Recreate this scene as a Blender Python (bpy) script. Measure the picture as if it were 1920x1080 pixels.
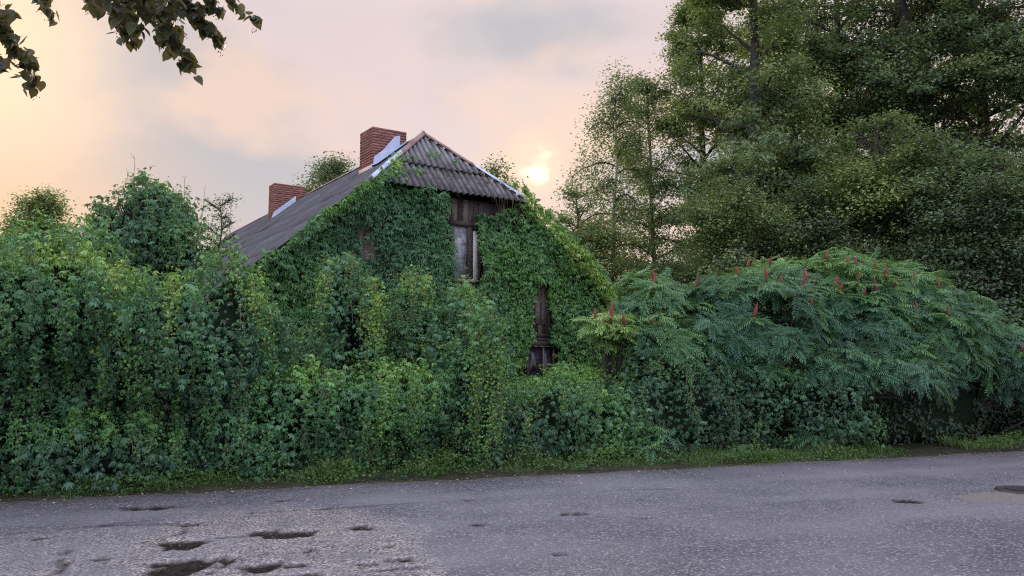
import bpy, bmesh, math, random
import numpy as np
from mathutils import Vector, Matrix

for o in list(bpy.data.objects):
    bpy.data.objects.remove(o)
SC = bpy.context.scene
COL = SC.collection
R = math.radians
rng = np.random.default_rng(7)
random.seed(7)

# ------------------------------------------------------------------ camera
F = 1500.0                     # focal length in pixels of a 1920 wide frame
PITCH = math.atan(150.0 / F)   # horizon sits at y = 690 of 1080
CAM = np.array([0.0, 0.0, 1.6])
cam_data = bpy.data.cameras.new('camera')
cam_data.sensor_width = 36.0
cam_data.lens = 36.0 * F / 1920.0
cam_data.clip_start = 0.1
cam_data.clip_end = 2000.0
cam = bpy.data.objects.new('camera', cam_data)
COL.objects.link(cam)
cam.location = CAM
cam.rotation_euler = (math.pi / 2 + PITCH, 0, 0)
SC.camera = cam
SC.render.engine = 'CYCLES'
SC.cycles.use_denoising = False
SC.cycles.filter_width = 1.15
SC.cycles.sample_clamp_indirect = 4.0
SC.cycles.max_bounces = 6
SC.cycles.transparent_max_bounces = 6
SC.cycles.transmission_bounces = 4
SC.view_settings.view_transform = 'Standard'
SC.view_settings.look = 'None'
SC.view_settings.gamma = 1.0
SC.view_settings.exposure = 0.0
SC.view_settings.use_curve_mapping = False


def ray(px, py):
    xc = (px - 960.0) / F
    yc = (540.0 - py) / F
    d = np.array([xc, math.cos(PITCH) - yc * math.sin(PITCH), math.sin(PITCH) + yc * math.cos(PITCH)])
    return d


def P(px, py, Y):
    d = ray(px, py)
    return CAM + d * (Y / d[1])


def proj(p):
    p = np.atleast_2d(p) - CAM
    dep = p[:, 1] * math.cos(PITCH) + p[:, 2] * math.sin(PITCH)
    up = -p[:, 1] * math.sin(PITCH) + p[:, 2] * math.cos(PITCH)
    dep = np.maximum(dep, 0.05)
    return 960 + F * p[:, 0] / dep, 540 - F * up / dep


# ------------------------------------------------------------------ sky and sun
SUN_DIR = ray(1002, 305)
SUN_DIR = SUN_DIR / np.linalg.norm(SUN_DIR)
SUN_EL = math.asin(SUN_DIR[2])
SUN_AZ = math.atan2(SUN_DIR[0], SUN_DIR[1])
world = bpy.data.worlds.new("World")
SC.world = world
world.use_nodes = True
nt = world.node_tree
nt.nodes.clear()
N = nt.nodes.new
L = nt.links.new


def mathn(op, a, b=None, c=None, clamp=False):
    n = N('ShaderNodeMath'); n.operation = op; n.use_clamp = clamp
    for i, v in enumerate((a, b, c)):
        if v is None:
            continue
        if isinstance(v, (int, float)):
            n.inputs[i].default_value = v
        else:
            L(v, n.inputs[i])
    return n.outputs[0]


def mixc(fac, a, b):
    n = N('ShaderNodeMix'); n.data_type = 'RGBA'
    if isinstance(fac, (int, float)):
        n.inputs[0].default_value = fac
    else:
        L(fac, n.inputs[0])
    for i, v in ((6, a), (7, b)):
        if isinstance(v, tuple):
            n.inputs[i].default_value = (*v, 1)
        else:
            L(v, n.inputs[i])
    return n.outputs[2]


def smooth(v, lo, hi):
    n = N('ShaderNodeMapRange'); n.interpolation_type = 'SMOOTHSTEP'
    L(v, n.inputs[0]); n.inputs[1].default_value = lo; n.inputs[2].default_value = hi
    return n.outputs[0]


tc = N('ShaderNodeTexCoord')
vn = N('ShaderNodeVectorMath'); vn.operation = 'NORMALIZE'; L(tc.outputs['Generated'], vn.inputs[0])
sep = N('ShaderNodeSeparateXYZ'); L(vn.outputs[0], sep.inputs[0])
dx, dy, dz = sep.outputs


def dotdir(d):
    n = N('ShaderNodeVectorMath'); n.operation = 'DOT_PRODUCT'
    L(vn.outputs[0], n.inputs[0]); d = np.array(d) / np.linalg.norm(d); n.inputs[1].default_value = tuple(d)
    return n.outputs['Value']


def skynoise(scale, stretch, off, detail=4.0, rough=0.5):
    m = N('ShaderNodeMapping'); L(vn.outputs[0], m.inputs[0])
    m.inputs['Scale'].default_value = stretch; m.inputs['Location'].default_value = off
    m.inputs['Rotation'].default_value = (0, R(14), 0)
    n = N('ShaderNodeTexNoise'); L(m.outputs[0], n.inputs['Vector'])
    n.inputs['Scale'].default_value = scale; n.inputs['Detail'].default_value = detail; n.inputs['Roughness'].default_value = rough
    return n.outputs['Fac']


n1 = skynoise(2.3, (1, 1, 2.2), (7.7, 2.1, 3.5), 4.0, .48)
n2 = skynoise(3.4, (1, 1, 1.8), (6.1, 3.2, 2.7), 4.0, .5)
n3 = skynoise(22.0, (1, 1, 1.7), (1.1, 3.2, 0.7), 3.0)
# cloud deck: grey-mauve with peach breaks
c_grey = (0.55, 0.55, 0.60)
c_mauve = (0.83, 0.69, 0.70)
c_peach = (0.99, 0.73, 0.60)
base = mixc(smooth(n1, 0.39, 0.55), c_grey, c_mauve)
left = smooth(dx, 0.05, -0.60)                       # warmer towards the left horizon
low = smooth(dz, 0.34, 0.05)
warm = mathn('ADD', mathn('MULTIPLY', smooth(n2, 0.44, 0.62), 0.8), mathn('MULTIPLY', mathn('MULTIPLY', left, low), 0.75))
warm = mathn('MINIMUM', warm, 1.0)
base = mixc(warm, base, c_peach)
gold = mathn('MULTIPLY', mathn('MULTIPLY', smooth(dx, -0.30, -0.56), smooth(dz, 0.34, 0.10)), 0.8)
base = mixc(gold, base, (1.05, 0.66, 0.33))
# bright break in the clouds by the sun, a second one to the far left
s1 = dotdir(SUN_DIR)
v1 = mathn('ADD', mathn('SUBTRACT', 1.0, s1), mathn('MULTIPLY', mathn('SUBTRACT', n3, 0.5), 0.0013))
g1 = smooth(v1, 0.00030, -0.0003)
g1m = smooth(v1, 0.0011, 0.0)
g1w = mathn('POWER', mathn('MAXIMUM', s1, 0.0), 90.0)
base = mixc(mathn('MULTIPLY', g1w, 0.14), base, (1.0, 0.76, 0.56))
base = mixc(mathn('MULTIPLY', g1m, 0.55), base, (1.15, 0.88, 0.60))
base = mixc(g1, base, (2.3, 1.95, 1.4))
s2 = dotdir(ray(-60, 60))
g2w = mathn('POWER', mathn('MAXIMUM', s2, 0.0), 120.0)
base = mixc(mathn('MULTIPLY', g2w, 0.8), base, (1.5, 1.05, 0.62))
# overhead and behind the camera: blue evening sky, brightened to fill the foreground
zen = smooth(dz, 0.40, 0.80)
back = smooth(dy, 0.30, -0.30)
blue = mathn('MAXIMUM', zen, mathn('MULTIPLY', back, 0.50))
blue = mathn('MULTIPLY', blue, mathn('ADD', 0.72, mathn('MULTIPLY', n1, 0.5)), clamp=True)
base = mixc(blue, base, (2.15, 2.20, 2.80))
bg = N('ShaderNodeBackground'); L(base, bg.inputs[0]); bg.inputs[1].default_value = 1.0
sky = N('ShaderNodeTexSky'); sky.sky_type = 'NISHITA'; sky.sun_disc = False
sky.sun_elevation = SUN_EL; sky.sun_rotation = SUN_AZ
bg2 = N('ShaderNodeBackground'); L(sky.outputs[0], bg2.inputs[0]); bg2.inputs[1].default_value = 0.05
add = N('ShaderNodeMixShader'); add.inputs[0].default_value = 0.95; L(bg2.outputs[0], add.inputs[1]); L(bg.outputs[0], add.inputs[2])
wo = N('ShaderNodeOutputWorld'); L(add.outputs[0], wo.inputs[0])

sd = bpy.data.lights.new('sun', 'SUN')
sd.energy = 4.0; sd.angle = R(14); sd.color = (1.0, 0.78, 0.55)
sun = bpy.data.objects.new('sun', sd); COL.objects.link(sun)
sun.rotation_euler = Vector(SUN_DIR).to_track_quat('Z', 'Y').to_euler()

# ------------------------------------------------------------------ numpy helpers
def nrm(v):
    return v / np.maximum(np.linalg.norm(v, axis=-1, keepdims=True), 1e-9)


_w = {}
def fbm(p, scale=1.0, seed=0, octv=3):
    """cheap smooth noise, about -1..1"""
    p = np.atleast_2d(p) * scale
    if seed not in _w:
        r = np.random.default_rng(1000 + seed)
        _w[seed] = [(nrm(r.normal(size=(9, 3))) * r.uniform(.6, 1.5, (9, 1)), r.uniform(0, 6.28, 9)) for _ in range(4)]
    out = np.zeros(len(p)); a = 1.0; s = 2.2
    for k in range(octv):
        K, ph = _w[seed][k]
        out += a * np.sin(p @ K.T * s + ph).sum(1) / 3.6
        a *= 0.5; s *= 2.1
    return out / 1.6


def np_mesh(name, V, T, mats=(), tint=None, smooth_=False, quads=False):
    V = np.asarray(V, dtype=np.float32).reshape(-1, 3); T = np.asarray(T, dtype=np.int32)
    k = T.shape[1]
    me = bpy.data.meshes.new(name)
    me.vertices.add(len(V)); me.vertices.foreach_set('co', V.ravel())
    me.loops.add(T.size); me.loops.foreach_set('vertex_index', T.ravel())
    me.polygons.add(len(T))
    me.polygons.foreach_set('loop_start', np.arange(0, T.size, k, dtype=np.int32))
    me.polygons.foreach_set('loop_total', np.full(len(T), k, dtype=np.int32))
    if smooth_:
        me.polygons.foreach_set('use_smooth', np.ones(len(T), dtype=bool))
    if tint is not None:
        at = me.attributes.new('tint', 'FLOAT', 'POINT'); at.data.foreach_set('value', np.asarray(tint, dtype=np.float32))
    me.update(calc_edges=True)
    for m in mats:
        me.materials.append(m)
    return me


def link(name, data, parent=None, loc=None, kind=None, label=None, cat=None, group=None):
    o = bpy.data.objects.new(name, data); COL.objects.link(o)
    if parent is not None:
        o.parent = parent
    if loc is not None:
        o.location = loc
    if kind: o['kind'] = kind
    if label: o['label'] = label
    if cat: o['category'] = cat
    if group: o['group'] = group
    return o


def root(name, loc, label, cat, group=None, rz=0.0):
    o = link(name, None, loc=loc, label=label, cat=cat, group=group)
    o.rotation_euler[2] = rz; o.empty_display_size = 0.3
    return o


def frames(n, t):
    z = nrm(n); y = t - (t * z).sum(1, keepdims=True) * z; y = nrm(y); x = np.cross(y, z)
    return np.stack([x, y, z], axis=2)


def scatter(tm, Pn, Rn, S, tint):
    tv, tt = tm
    V = np.einsum('nij,kj->nki', Rn, tv) * np.asarray(S)[:, None, None] + Pn[:, None, :]
    T = tt[None] + (np.arange(len(Pn)) * len(tv))[:, None, None]
    return V.reshape(-1, 3), T.reshape(-1, 3), np.repeat(tint, len(tv))


def join(parts):
    Vs, Ts, As = [], [], []; off = 0
    for V, T, A in parts:
        if len(V) == 0: continue
        Vs.append(V); Ts.append(T + off); As.append(A); off += len(V)
    return np.concatenate(Vs), np.concatenate(Ts), np.concatenate(As)


def tube(path, r0, r1, sides=5):
    """tube along path as arrays (triangles)"""
    p = np.asarray(path, float); n = len(p)
    d = np.gradient(p, axis=0); d = nrm(d)
    ref = np.array([0.3, 0.2, 1.0]) if abs(d[0][2]) < .8 else np.array([1.0, .1, 0])
    a = nrm(np.cross(d, ref)); b = np.cross(d, a)
    rad = np.linspace(r0, r1, n) if np.isscalar(r0) else np.asarray(r0)
    th = np.linspace(0, 2 * math.pi, sides, endpoint=False)
    V = p[:, None, :] + rad[:, None, None] * (np.cos(th)[None, :, None] * a[:, None, :] + np.sin(th)[None, :, None] * b[:, None, :])
    i = np.arange(n - 1)[:, None] * sides; j = np.arange(sides)[None]; j2 = (j + 1) % sides
    A = i + j; B = i + j2; C = i + sides + j2; D = i + sides + j
    T = np.concatenate([np.stack([A, B, C], -1).reshape(-1, 3), np.stack([A, C, D], -1).reshape(-1, 3)])
    V = V.reshape(-1, 3)
    return V, T, np.full(len(V), .5)


def arc(p0, d0, length, n, droop=0.0, wob=0.06, up=0.0):
    pts = [np.array(p0, float)]; d = nrm(np.array(d0, float)); st = length / (n - 1)
    for k in range(n - 1):
        d = nrm(d + np.array([0, 0, up - droop]) / (n - 1) + rng.normal(0, wob, 3))
        pts.append(pts[-1] + d * st)
    return np.array(pts)


# ------------------------------------------------------------------ materials
def new_mat(name):
    m = bpy.data.materials.new(name); m.use_nodes = True
    t = m.node_tree; t.nodes.clear()
    out = t.nodes.new('ShaderNodeOutputMaterial')
    return m, t, out


class NB:
    def __init__(s, t): s.t = t
    def n(s, ty, **kw):
        n = s.t.nodes.new(ty)
        for k, v in kw.items():
            if k.startswith('i_'):
                n.inputs[k[2:].replace('_', ' ')].default_value = v
            else:
                setattr(n, k, v)
        return n
    def l(s, a, b): s.t.links.new(a, b)
    def ramp(s, fac, stops, interp='LINEAR'):
        n = s.t.nodes.new('ShaderNodeValToRGB'); n.color_ramp.interpolation = interp
        e = n.color_ramp.elements
        while len(e) < len(stops): e.new(0.5)
        for el, (p, c) in zip(e, stops):
            el.position = p; el.color = (*c, 1) if len(c) == 3 else c
        s.l(fac, n.inputs[0]); return n.outputs[0]
    def math(s, op, a, b=None, clamp=False):
        n = s.t.nodes.new('ShaderNodeMath'); n.operation = op; n.use_clamp = clamp
        for i, v in enumerate((a, b)):
            if v is None: continue
            if isinstance(v, (int, float)): n.inputs[i].default_value = v
            else: s.l(v, n.inputs[i])
        return n.outputs[0]
    def mix(s, fac, a, b, mode='MIX'):
        n = s.t.nodes.new('ShaderNodeMix'); n.data_type = 'RGBA'; n.blend_type = mode
        if isinstance(fac, (int, float)): n.inputs[0].default_value = fac
        else: s.l(fac, n.inputs[0])
        for i, v in ((6, a), (7, b)):
            if isinstance(v, tuple): n.inputs[i].default_value = (*v, 1)
            else: s.l(v, n.inputs[i])
        return n.outputs[2]
    def noise(s, scale, detail=3, vec=None, stretch=None, rough=.5, coord='Object'):
        if vec is None:
            vec = s.n('ShaderNodeTexCoord').outputs[coord]
        if stretch:
            m = s.n('ShaderNodeMapping'); m.inputs['Scale'].default_value = stretch; s.l(vec, m.inputs[0]); vec = m.outputs[0]
        n = s.n('ShaderNodeTexNoise'); n.inputs['Scale'].default_value = scale; n.inputs['Detail'].default_value = detail
        n.inputs['Roughness'].default_value = rough
        s.l(vec, n.inputs['Vector']); return n.outputs['Fac']
    def bsdf(s, out, col, rough=.6, bump=None, bstr=.3, bdist=.01, metal=0.0, spec=.5):
        b = s.n('ShaderNodeBsdfPrincipled')
        if isinstance(col, tuple): b.inputs['Base Color'].default_value = (*col, 1)
        else: s.l(col, b.inputs['Base Color'])
        if isinstance(rough, (int, float)): b.inputs['Roughness'].default_value = rough
        else: s.l(rough, b.inputs['Roughness'])
        b.inputs['Metallic'].default_value = metal
        b.inputs['Specular IOR Level'].default_value = spec
        if bump is not None:
            bp = s.n('ShaderNodeBump'); bp.inputs['Strength'].default_value = bstr; bp.inputs['Distance'].default_value = bdist
            s.l(bump, bp.inputs['Height']); s.l(bp.outputs[0], b.inputs['Normal'])
        if out is not None: s.l(b.outputs[0], out.inputs[0])
        return b


def leaf_mat(name, stops, trans=(0.32, 0.45, 0.06), tfac=.3, rough=.46, spec=.42, single=False):
    m, t, out = new_mat(name); b = NB(t)
    if single:
        oi = b.n('ShaderNodeObjectInfo')
        sp = b.n('ShaderNodeSeparateColor'); b.l(oi.outputs['Color'], sp.inputs[0]); tint = sp.outputs[0]
    else:
        at = b.n('ShaderNodeAttribute', attribute_name='tint'); tint = at.outputs['Fac']
    geo = b.n('ShaderNodeNewGeometry')
    nz = b.noise(9.0, 2, vec=geo.outputs['Position'])
    tv = b.math('ADD', tint, b.math('MULTIPLY', b.math('SUBTRACT', nz, .5), .25))
    col = b.ramp(tv, stops)
    pr = b.bsdf(None, col, rough, spec=spec)
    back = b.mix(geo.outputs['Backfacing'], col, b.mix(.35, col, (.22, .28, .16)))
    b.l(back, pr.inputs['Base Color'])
    tr = b.n('ShaderNodeBsdfTranslucent'); b.l(b.mix(.6, col, trans), tr.inputs[0])
    mx = b.n('ShaderNodeMixShader'); mx.inputs[0].default_value = tfac
    b.l(pr.outputs[0], mx.inputs[1]); b.l(tr.outputs[0], mx.inputs[2]); b.l(mx.outputs[0], out.inputs[0])
    return m


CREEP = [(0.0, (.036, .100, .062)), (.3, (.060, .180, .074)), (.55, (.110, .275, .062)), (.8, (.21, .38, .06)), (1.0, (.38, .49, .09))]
M_creep = leaf_mat('creeper_leaves', CREEP, tfac=.19, rough=.42, spec=.42)
M_creep1 = leaf_mat('creeper_leaf_single', CREEP, tfac=.19, rough=.42, spec=.42, single=True)
SUM = [(0.0, (.030, .092, .066)), (.4, (.050, .155, .086)), (.7, (.105, .26, .085)), (1.0, (.27, .43, .10))]
M_sumac = leaf_mat('sumac_leaves', SUM, tfac=.2, rough=.42, spec=.42)
M_sumac1 = leaf_mat('sumac_frond_single', SUM, tfac=.2, rough=.42, spec=.42, single=True)
TREE = [(0.0, (.042, .078, .058)), (.35, (.095, .165, .092)), (.6, (.180, .260, .095)), (.85, (.27, .34, .09)), (1.0, (.38, .42, .10))]
M_tree = leaf_mat('tree_leaves', TREE, tfac=.34, trans=(.25, .32, .05), rough=.55)
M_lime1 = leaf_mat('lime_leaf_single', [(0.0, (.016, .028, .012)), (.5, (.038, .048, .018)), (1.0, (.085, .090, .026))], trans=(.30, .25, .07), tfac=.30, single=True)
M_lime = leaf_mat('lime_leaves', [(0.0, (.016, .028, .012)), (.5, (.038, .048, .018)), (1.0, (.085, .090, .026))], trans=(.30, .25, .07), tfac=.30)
M_grass = leaf_mat('grass_blades', [(0.0, (.022, .070, .018)), (.5, (.050, .125, .022)), (.85, (.12, .21, .035)), (1.0, (.20, .20, .07))], rough=.5)


def simple(name, cols, scale=8, stretch=None, rough=.8, bstr=.4, bdist=.01, detail=4, metal=0, spec=.3, objvar=0.0):
    m, t, out = new_mat(name); b = NB(t)
    nz = b.noise(scale, detail, stretch=stretch, rough=.6)
    k = len(cols)
    c = b.ramp(nz, [(.3 + .4 * i / max(k - 1, 1), c) for i, c in enumerate(cols)])
    if objvar:
        oi = b.n('ShaderNodeObjectInfo')
        hv = b.n('ShaderNodeHueSaturation'); b.l(c, hv.inputs['Color'])
        v = b.math('ADD', b.math('MULTIPLY', oi.outputs['Random'], 2 * objvar), 1 - objvar); b.l(v, hv.inputs['Value'])
        c = hv.outputs[0]
    b.bsdf(out, c, rough, bump=nz, bstr=bstr, bdist=bdist, metal=metal, spec=spec)
    return m


M_bark = simple('bark', [(.030, .026, .024), (.085, .075, .068)], 14, (1, 1, .25), bdist=.02, bstr=.7)
M_birch = simple('birch_bark', [(.08, .07, .065), (.42, .40, .38), (.50, .48, .46)], 7, (1, 1, 3), bstr=.3)
M_twig = simple('dry_twig', [(.09, .07, .055), (.17, .14, .12)], 20)
M_vine = simple('vine_stem', [(.10, .075, .045), (.20, .15, .09)], 20)
M_core = simple('shade_fill', [(.007, .014, .010), (.022, .036, .022)], 22, bstr=1.0, bdist=.05, rough=1, spec=0)  # near-black colour that holds the shade deep inside foliage
M_brick = simple('chimney_brick', [(.11, .055, .048), (.27, .115, .088), (.20, .095, .085)], 12, objvar=.28, bdist=.004)
M_mortar = simple('mortar', [(.07, .055, .055), (.30, .26, .25)], 30, bdist=.004)
M_plaster = simple('old_plaster', [(.45, .33, .25), (.62, .50, .42)], 12, bdist=.004)
M_zinc = simple('sheet_metal', [(.27, .33, .45), (.40, .47, .60)], 3, rough=.38, bstr=.15, metal=.25, spec=.5)
M_tin = simple('rusty_tin', [(.12, .062, .050), (.20, .115, .095), (.17, .13, .13)], 6, rough=.6, bstr=.2, bdist=.004)
M_pipe = simple('dark_metal', [(.03, .028, .028), (.07, .06, .055)], 12, rough=.5, metal=.6)
M_white = simple('white_paint', [(.62, .62, .60), (.78, .78, .77)], 8, (1, 1, .3), rough=.5, bdist=.002)
M_seed = simple('sumac_seed_head', [(.12, .028, .024), (.29, .080, .060)], 60, rough=.8, bstr=.8, bdist=.01)
M_cloth = simple('curtain_fabric', [(.50, .52, .56), (.66, .68, .72)], 10, (3, 1, .3), rough=.9)
M_soil = simple('soil', [(.018, .020, .012), (.045, .045, .028)], 5, bstr=.6, bdist=.03, rough=1, spec=.1)


def wood_mat(name, c0, c1, c2, ov=.3):
    m, t, out = new_mat(name); b = NB(t)
    nz = b.noise(9, 5, stretch=(6, 6, .5), rough=.65)
    bl = b.noise(2.2, 3)
    oi = b.n('ShaderNodeObjectInfo')
    c = b.ramp(nz, [(.32, c0), (.52, c1), (.70, c2)])
    c = b.mix(b.math('MULTIPLY', bl, .5), c, c0)
    hv = b.n('ShaderNodeHueSaturation'); b.l(c, hv.inputs['Color'])
    b.l(b.math('ADD', b.math('MULTIPLY', oi.outputs['Random'], 2 * ov), 1 - ov), hv.inputs['Value'])
    b.bsdf(out, hv.outputs[0], .85, bump=nz, bstr=.6, bdist=.006, spec=.2)
    return m


M_wood = wood_mat('dark_weathered_boards', (.040, .032, .033), (.105, .088, .086), (.20, .175, .168))
M_woodp = wood_mat('pale_weathered_boards', (.14, .105, .095), (.30, .24, .22), (.46, .40, .37), .2)

# corrugated fibre cement: grey, lichen-stained
m, t, out = new_mat('fibre_cement'); b = NB(t)
geo = b.n('ShaderNodeNewGeometry')
n_f = b.noise(38, 4, vec=geo.outputs['Position'], rough=.7)
n_m = b.noise(3.0, 5, vec=geo.outputs['Position'], rough=.65)
n_s = b.noise(7.0, 4, stretch=(1, .18, 1))
c = b.ramp(n_m, [(.30, (.070, .072, .080)), (.50, (.130, .132, .142)), (.70, (.21, .212, .225))])
c = b.mix(b.math('MULTIPLY', b.ramp(n_s, [(.45, (0, 0, 0)), (.65, (1, 1, 1))]), .65), c, (.045, .042, .045))
c = b.mix(b.ramp(n_f, [(.52, (0, 0, 0)), (.68, (.8, .8, .8))]), c, (.30, .30, .29))
oi = b.n('ShaderNodeObjectInfo')
hv = b.n('ShaderNodeHueSaturation'); b.l(c, hv.inputs['Color'])
b.l(b.math('ADD', b.math('MULTIPLY', oi.outputs['Random'], .45), .78), hv.inputs['Value'])
sx = b.n('ShaderNodeSeparateXYZ'); b.l(b.n('ShaderNodeTexCoord').outputs['Object'], sx.inputs[0])
wv = b.math('COSINE', b.math('MULTIPLY', sx.outputs[0], 2 * math.pi / .17))
valley_dark = b.ramp(b.math('ADD', b.math('MULTIPLY', wv, .5), .5), [(.05, (1, 1, 1)), (.55, (0, 0, 0))])   # valleys coloured darker so the corrugation lines show
cc = b.mix(b.math('MULTIPLY', valley_dark, .72), hv.outputs[0], (.028, .028, .030))
b.bsdf(out, cc, .8, bump=n_f, bstr=.3, bdist=.008, spec=.3)
M_sheet = m

# window glass
m, t, out = new_mat('window_glass'); b = NB(t)
nz = b.noise(5, 2, stretch=(1, 1, 3))
gl = b.n('ShaderNodeBsdfGlossy'); gl.inputs['Roughness'].default_value = .06
bp = b.n('ShaderNodeBump'); bp.inputs['Strength'].default_value = .15; b.l(nz, bp.inputs['Height']); b.l(bp.outputs[0], gl.inputs['Normal'])
tp = b.n('ShaderNodeBsdfTransparent'); tp.inputs[0].default_value = (.8, .85, .9, 1)
fr = b.n('ShaderNodeFresnel'); fr.inputs[0].default_value = 1.9
mx = b.n('ShaderNodeMixShader'); b.l(fr.outputs[0], mx.inputs[0]); b.l(tp.outputs[0], mx.inputs[1]); b.l(gl.outputs[0], mx.inputs[2])
du = b.n('ShaderNodeBsdfDiffuse'); du.inputs[0].default_value = (.50, .54, .60, 1)  # pale blue-grey diffuse layer stands in for sky reflected in the pane
mx2 = b.n('ShaderNodeMixShader'); b.l(b.ramp(b.noise(4, 4, stretch=(1, 1, 2)), [(.35, (.30, .30, .30)), (.65, (.70, .70, .70))]), mx2.inputs[0]); b.l(mx.outputs[0], mx2.inputs[1]); b.l(du.outputs[0], mx2.inputs[2]); b.l(mx2.outputs[0], out.inputs[0])
M_glass = m
m, t, out = new_mat('dark_window_glass'); b = NB(t)
b.bsdf(out, b.ramp(b.noise(5, 4), [(.35, (.012, .012, .016)), (.7, (.05, .05, .06))]), .18, spec=.35)
M_glassd = m

# ------------------------------------------------------------------ road frame
A_ = R(20.2)
ev = np.array([math.cos(A_), math.sin(A_), 0]); nv = np.array([-math.sin(A_), math.cos(A_), 0])
E0 = np.array([0, 12.05, 0])
def E(a, b, z=0.0):
    return E0 + ev * a + nv * b + np.array([0, 0, z])
def ab(p):
    q = np.atleast_2d(p) - E0
    return q @ ev, q @ nv
def ground(px, py):
    d = ray(px, py); return CAM + d * (-CAM[2] / d[2])

# ------------------------------------------------------------------ ground
g = np.array([[-400, -200, -.14], [400, -200, -.14], [400, 600, -.14], [-400, 600, -.14]], float)
m, t, out = new_mat('rough_grassland'); b = NB(t)
geo = b.n('ShaderNodeNewGeometry')
nz = b.noise(1.3, 5, vec=geo.outputs['Position']); nf = b.noise(30, 3, vec=geo.outputs['Position'])
c = b.mix(nf, b.ramp(nz, [(.35, (.03, .045, .018)), (.65, (.055, .085, .025))]), (.04, .035, .025))
b.bsdf(out, c, 1.0, bump=nf, bstr=.8, bdist=.05, spec=0)
link('ground', np_mesh('ground', g, [[0, 1, 2, 3]], [m]), kind='structure')

# road: fine grid with worn hollows, cracks and patch seams
def seg_d(A, B, p0, p1):
    p0 = np.array(p0); p1 = np.array(p1); d = p1 - p0
    u = np.clip(((A - p0[0]) * d[0] + (B - p0[1]) * d[1]) / (d @ d), 0, 1)
    return np.hypot(A - p0[0] - u * d[0], B - p0[1] - u * d[1]), u
def pab(px, py):
    a, b_ = ab(ground(px, py)); return float(a[0]), float(b_[0])
a0, a1, b0, b1 = -9.5, 15.0, -8.2, 0.18
na, nb = 400, 210
GA, GB = np.meshgrid(np.linspace(a0, a1, na), np.linspace(b0, b1, nb))
A, B = GA.ravel(), GB.ravel()
PT = E0 + A[:, None] * ev + B[:, None] * nv
wob = fbm(PT, 2.2, 3) * .10 + fbm(PT, 7.0, 4) * .05
hole = np.zeros(len(A)); wet = np.zeros(len(A)); crack = np.zeros(len(A)); patch = np.zeros(len(A)); sand = np.zeros(len(A))
HOLES = [  # px, py, half width px, half height px
    (556, 1000, 56, 8), (340, 1064, 66, 16), (490, 1062, 42, 13), (425, 1048, 24, 6), (575, 1076, 40, 5), (670, 991, 22, 4),
    (1700, 940, 21, 4), (760, 1047, 26, 4), (735, 1021, 9, 4), (78, 1010, 13, 4), (898, 984, 13, 3), (1092, 964, 12, 2.4), (1062, 965, 9, 2),
    (545, 1059, 30, 4), (190, 1048, 18, 3), (120, 1036, 10, 6), (1205, 972, 14, 1.6), (1045, 1038, 12, 2), (530, 940, 9, 2.4), (600, 957, 14, 1.8),
    (290, 953, 48, 4), (770, 1063, 22, 3), (690, 1056, 22, 2.6), (495, 1038, 8, 3), (585, 1030, 10, 3), (880, 940, 8, 2), (340, 985, 34, 4), (350, 1020, 50, 7)]
for (hx, hy, hw, hh) in HOLES:
    ca, cb = pab(hx, hy); ra = abs(pab(hx + hw, hy)[0] - pab(hx - hw, hy)[0]) / 2
    rb = abs(pab(hx, hy - hh)[1] - pab(hx, hy + hh)[1]) / 2
    # ellipse axes follow the picture's horizontal: world x; and depth
    cx, cy = ground(hx, hy)[:2]
    rx = abs(ground(hx + hw, hy)[0] - ground(hx - hw, hy)[0]) / 2
    ry = abs(ground(hx, hy - hh)[1] - ground(hx, hy + hh)[1]) / 2
    q = np.hypot((PT[:, 0] - cx) / rx, (PT[:, 1] - cy) / ry) + wob * 2.4
    q = q + .55 * fbm(PT, 4.5, 21) + .40 * fbm(PT, 13, 22)
    hole = np.maximum(hole, np.clip((1.15 - q) / .20, 0, 1))
CR = [((0, 1004), (350, 970)), ((180, 988), (380, 980)), ((460, 965), (560, 958)), ((560, 958), (880, 938)), ((345, 1000), (260, 1020)), ((400, 1010), (520, 1002)),
      ((120, 1036), (118, 1079)), ((340, 975), (345, 1000)), ((70, 1031), (125, 1030)), ((1160, 920), (1260, 918)), ((700, 1068), (790, 1062)), ((420, 1045), (445, 1052))]
for (p, q) in CR:
    d, u = seg_d(A, B, pab(*p), pab(*q))
    crack = np.maximum(crack, np.clip(1 - np.abs(d + wob * .35) / .035, 0, 1) * (fbm(PT, 5, 9) > -.35))
def poly_mask(px, py, poly, soft=0):
    inside = np.zeros(len(px), bool); n = len(poly); j = n - 1
    for i in range(n):
        xi, yi = poly[i]; xj, yj = poly[j]
        c = ((yi > py) != (yj > py)) & (px < (xj - xi) * (py - yi) / (yj - yi + 1e-9) + xi)
        inside ^= c; j = i
    return inside
PXr, PYr = proj(PT)
PXw = PXr + wob * 130; PYw = PYr + wob * 40
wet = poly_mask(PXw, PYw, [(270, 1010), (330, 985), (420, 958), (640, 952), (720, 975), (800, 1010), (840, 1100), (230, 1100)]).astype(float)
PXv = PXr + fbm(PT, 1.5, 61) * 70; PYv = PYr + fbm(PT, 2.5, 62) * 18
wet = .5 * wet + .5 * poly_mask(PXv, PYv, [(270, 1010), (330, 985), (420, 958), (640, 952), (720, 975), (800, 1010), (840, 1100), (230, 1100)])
wet_sheen2 = poly_mask(PXw, PYw, [(-100, 1015), (100, 1000), (340, 985), (350, 1010), (240, 1040), (240, 1100), (-200, 1100)]).astype(float)
patch = poly_mask(PXr + wob * 20, PYr + wob * 8, [(640, 952), (655, 930), (880, 925), (885, 940)]).astype(float)
patch = np.maximum(patch, poly_mask(PXr + wob * 20, PYr + wob * 8, [(-300, 960), (340, 955), (340, 972), (-300, 1004)]) * .5)
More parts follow.
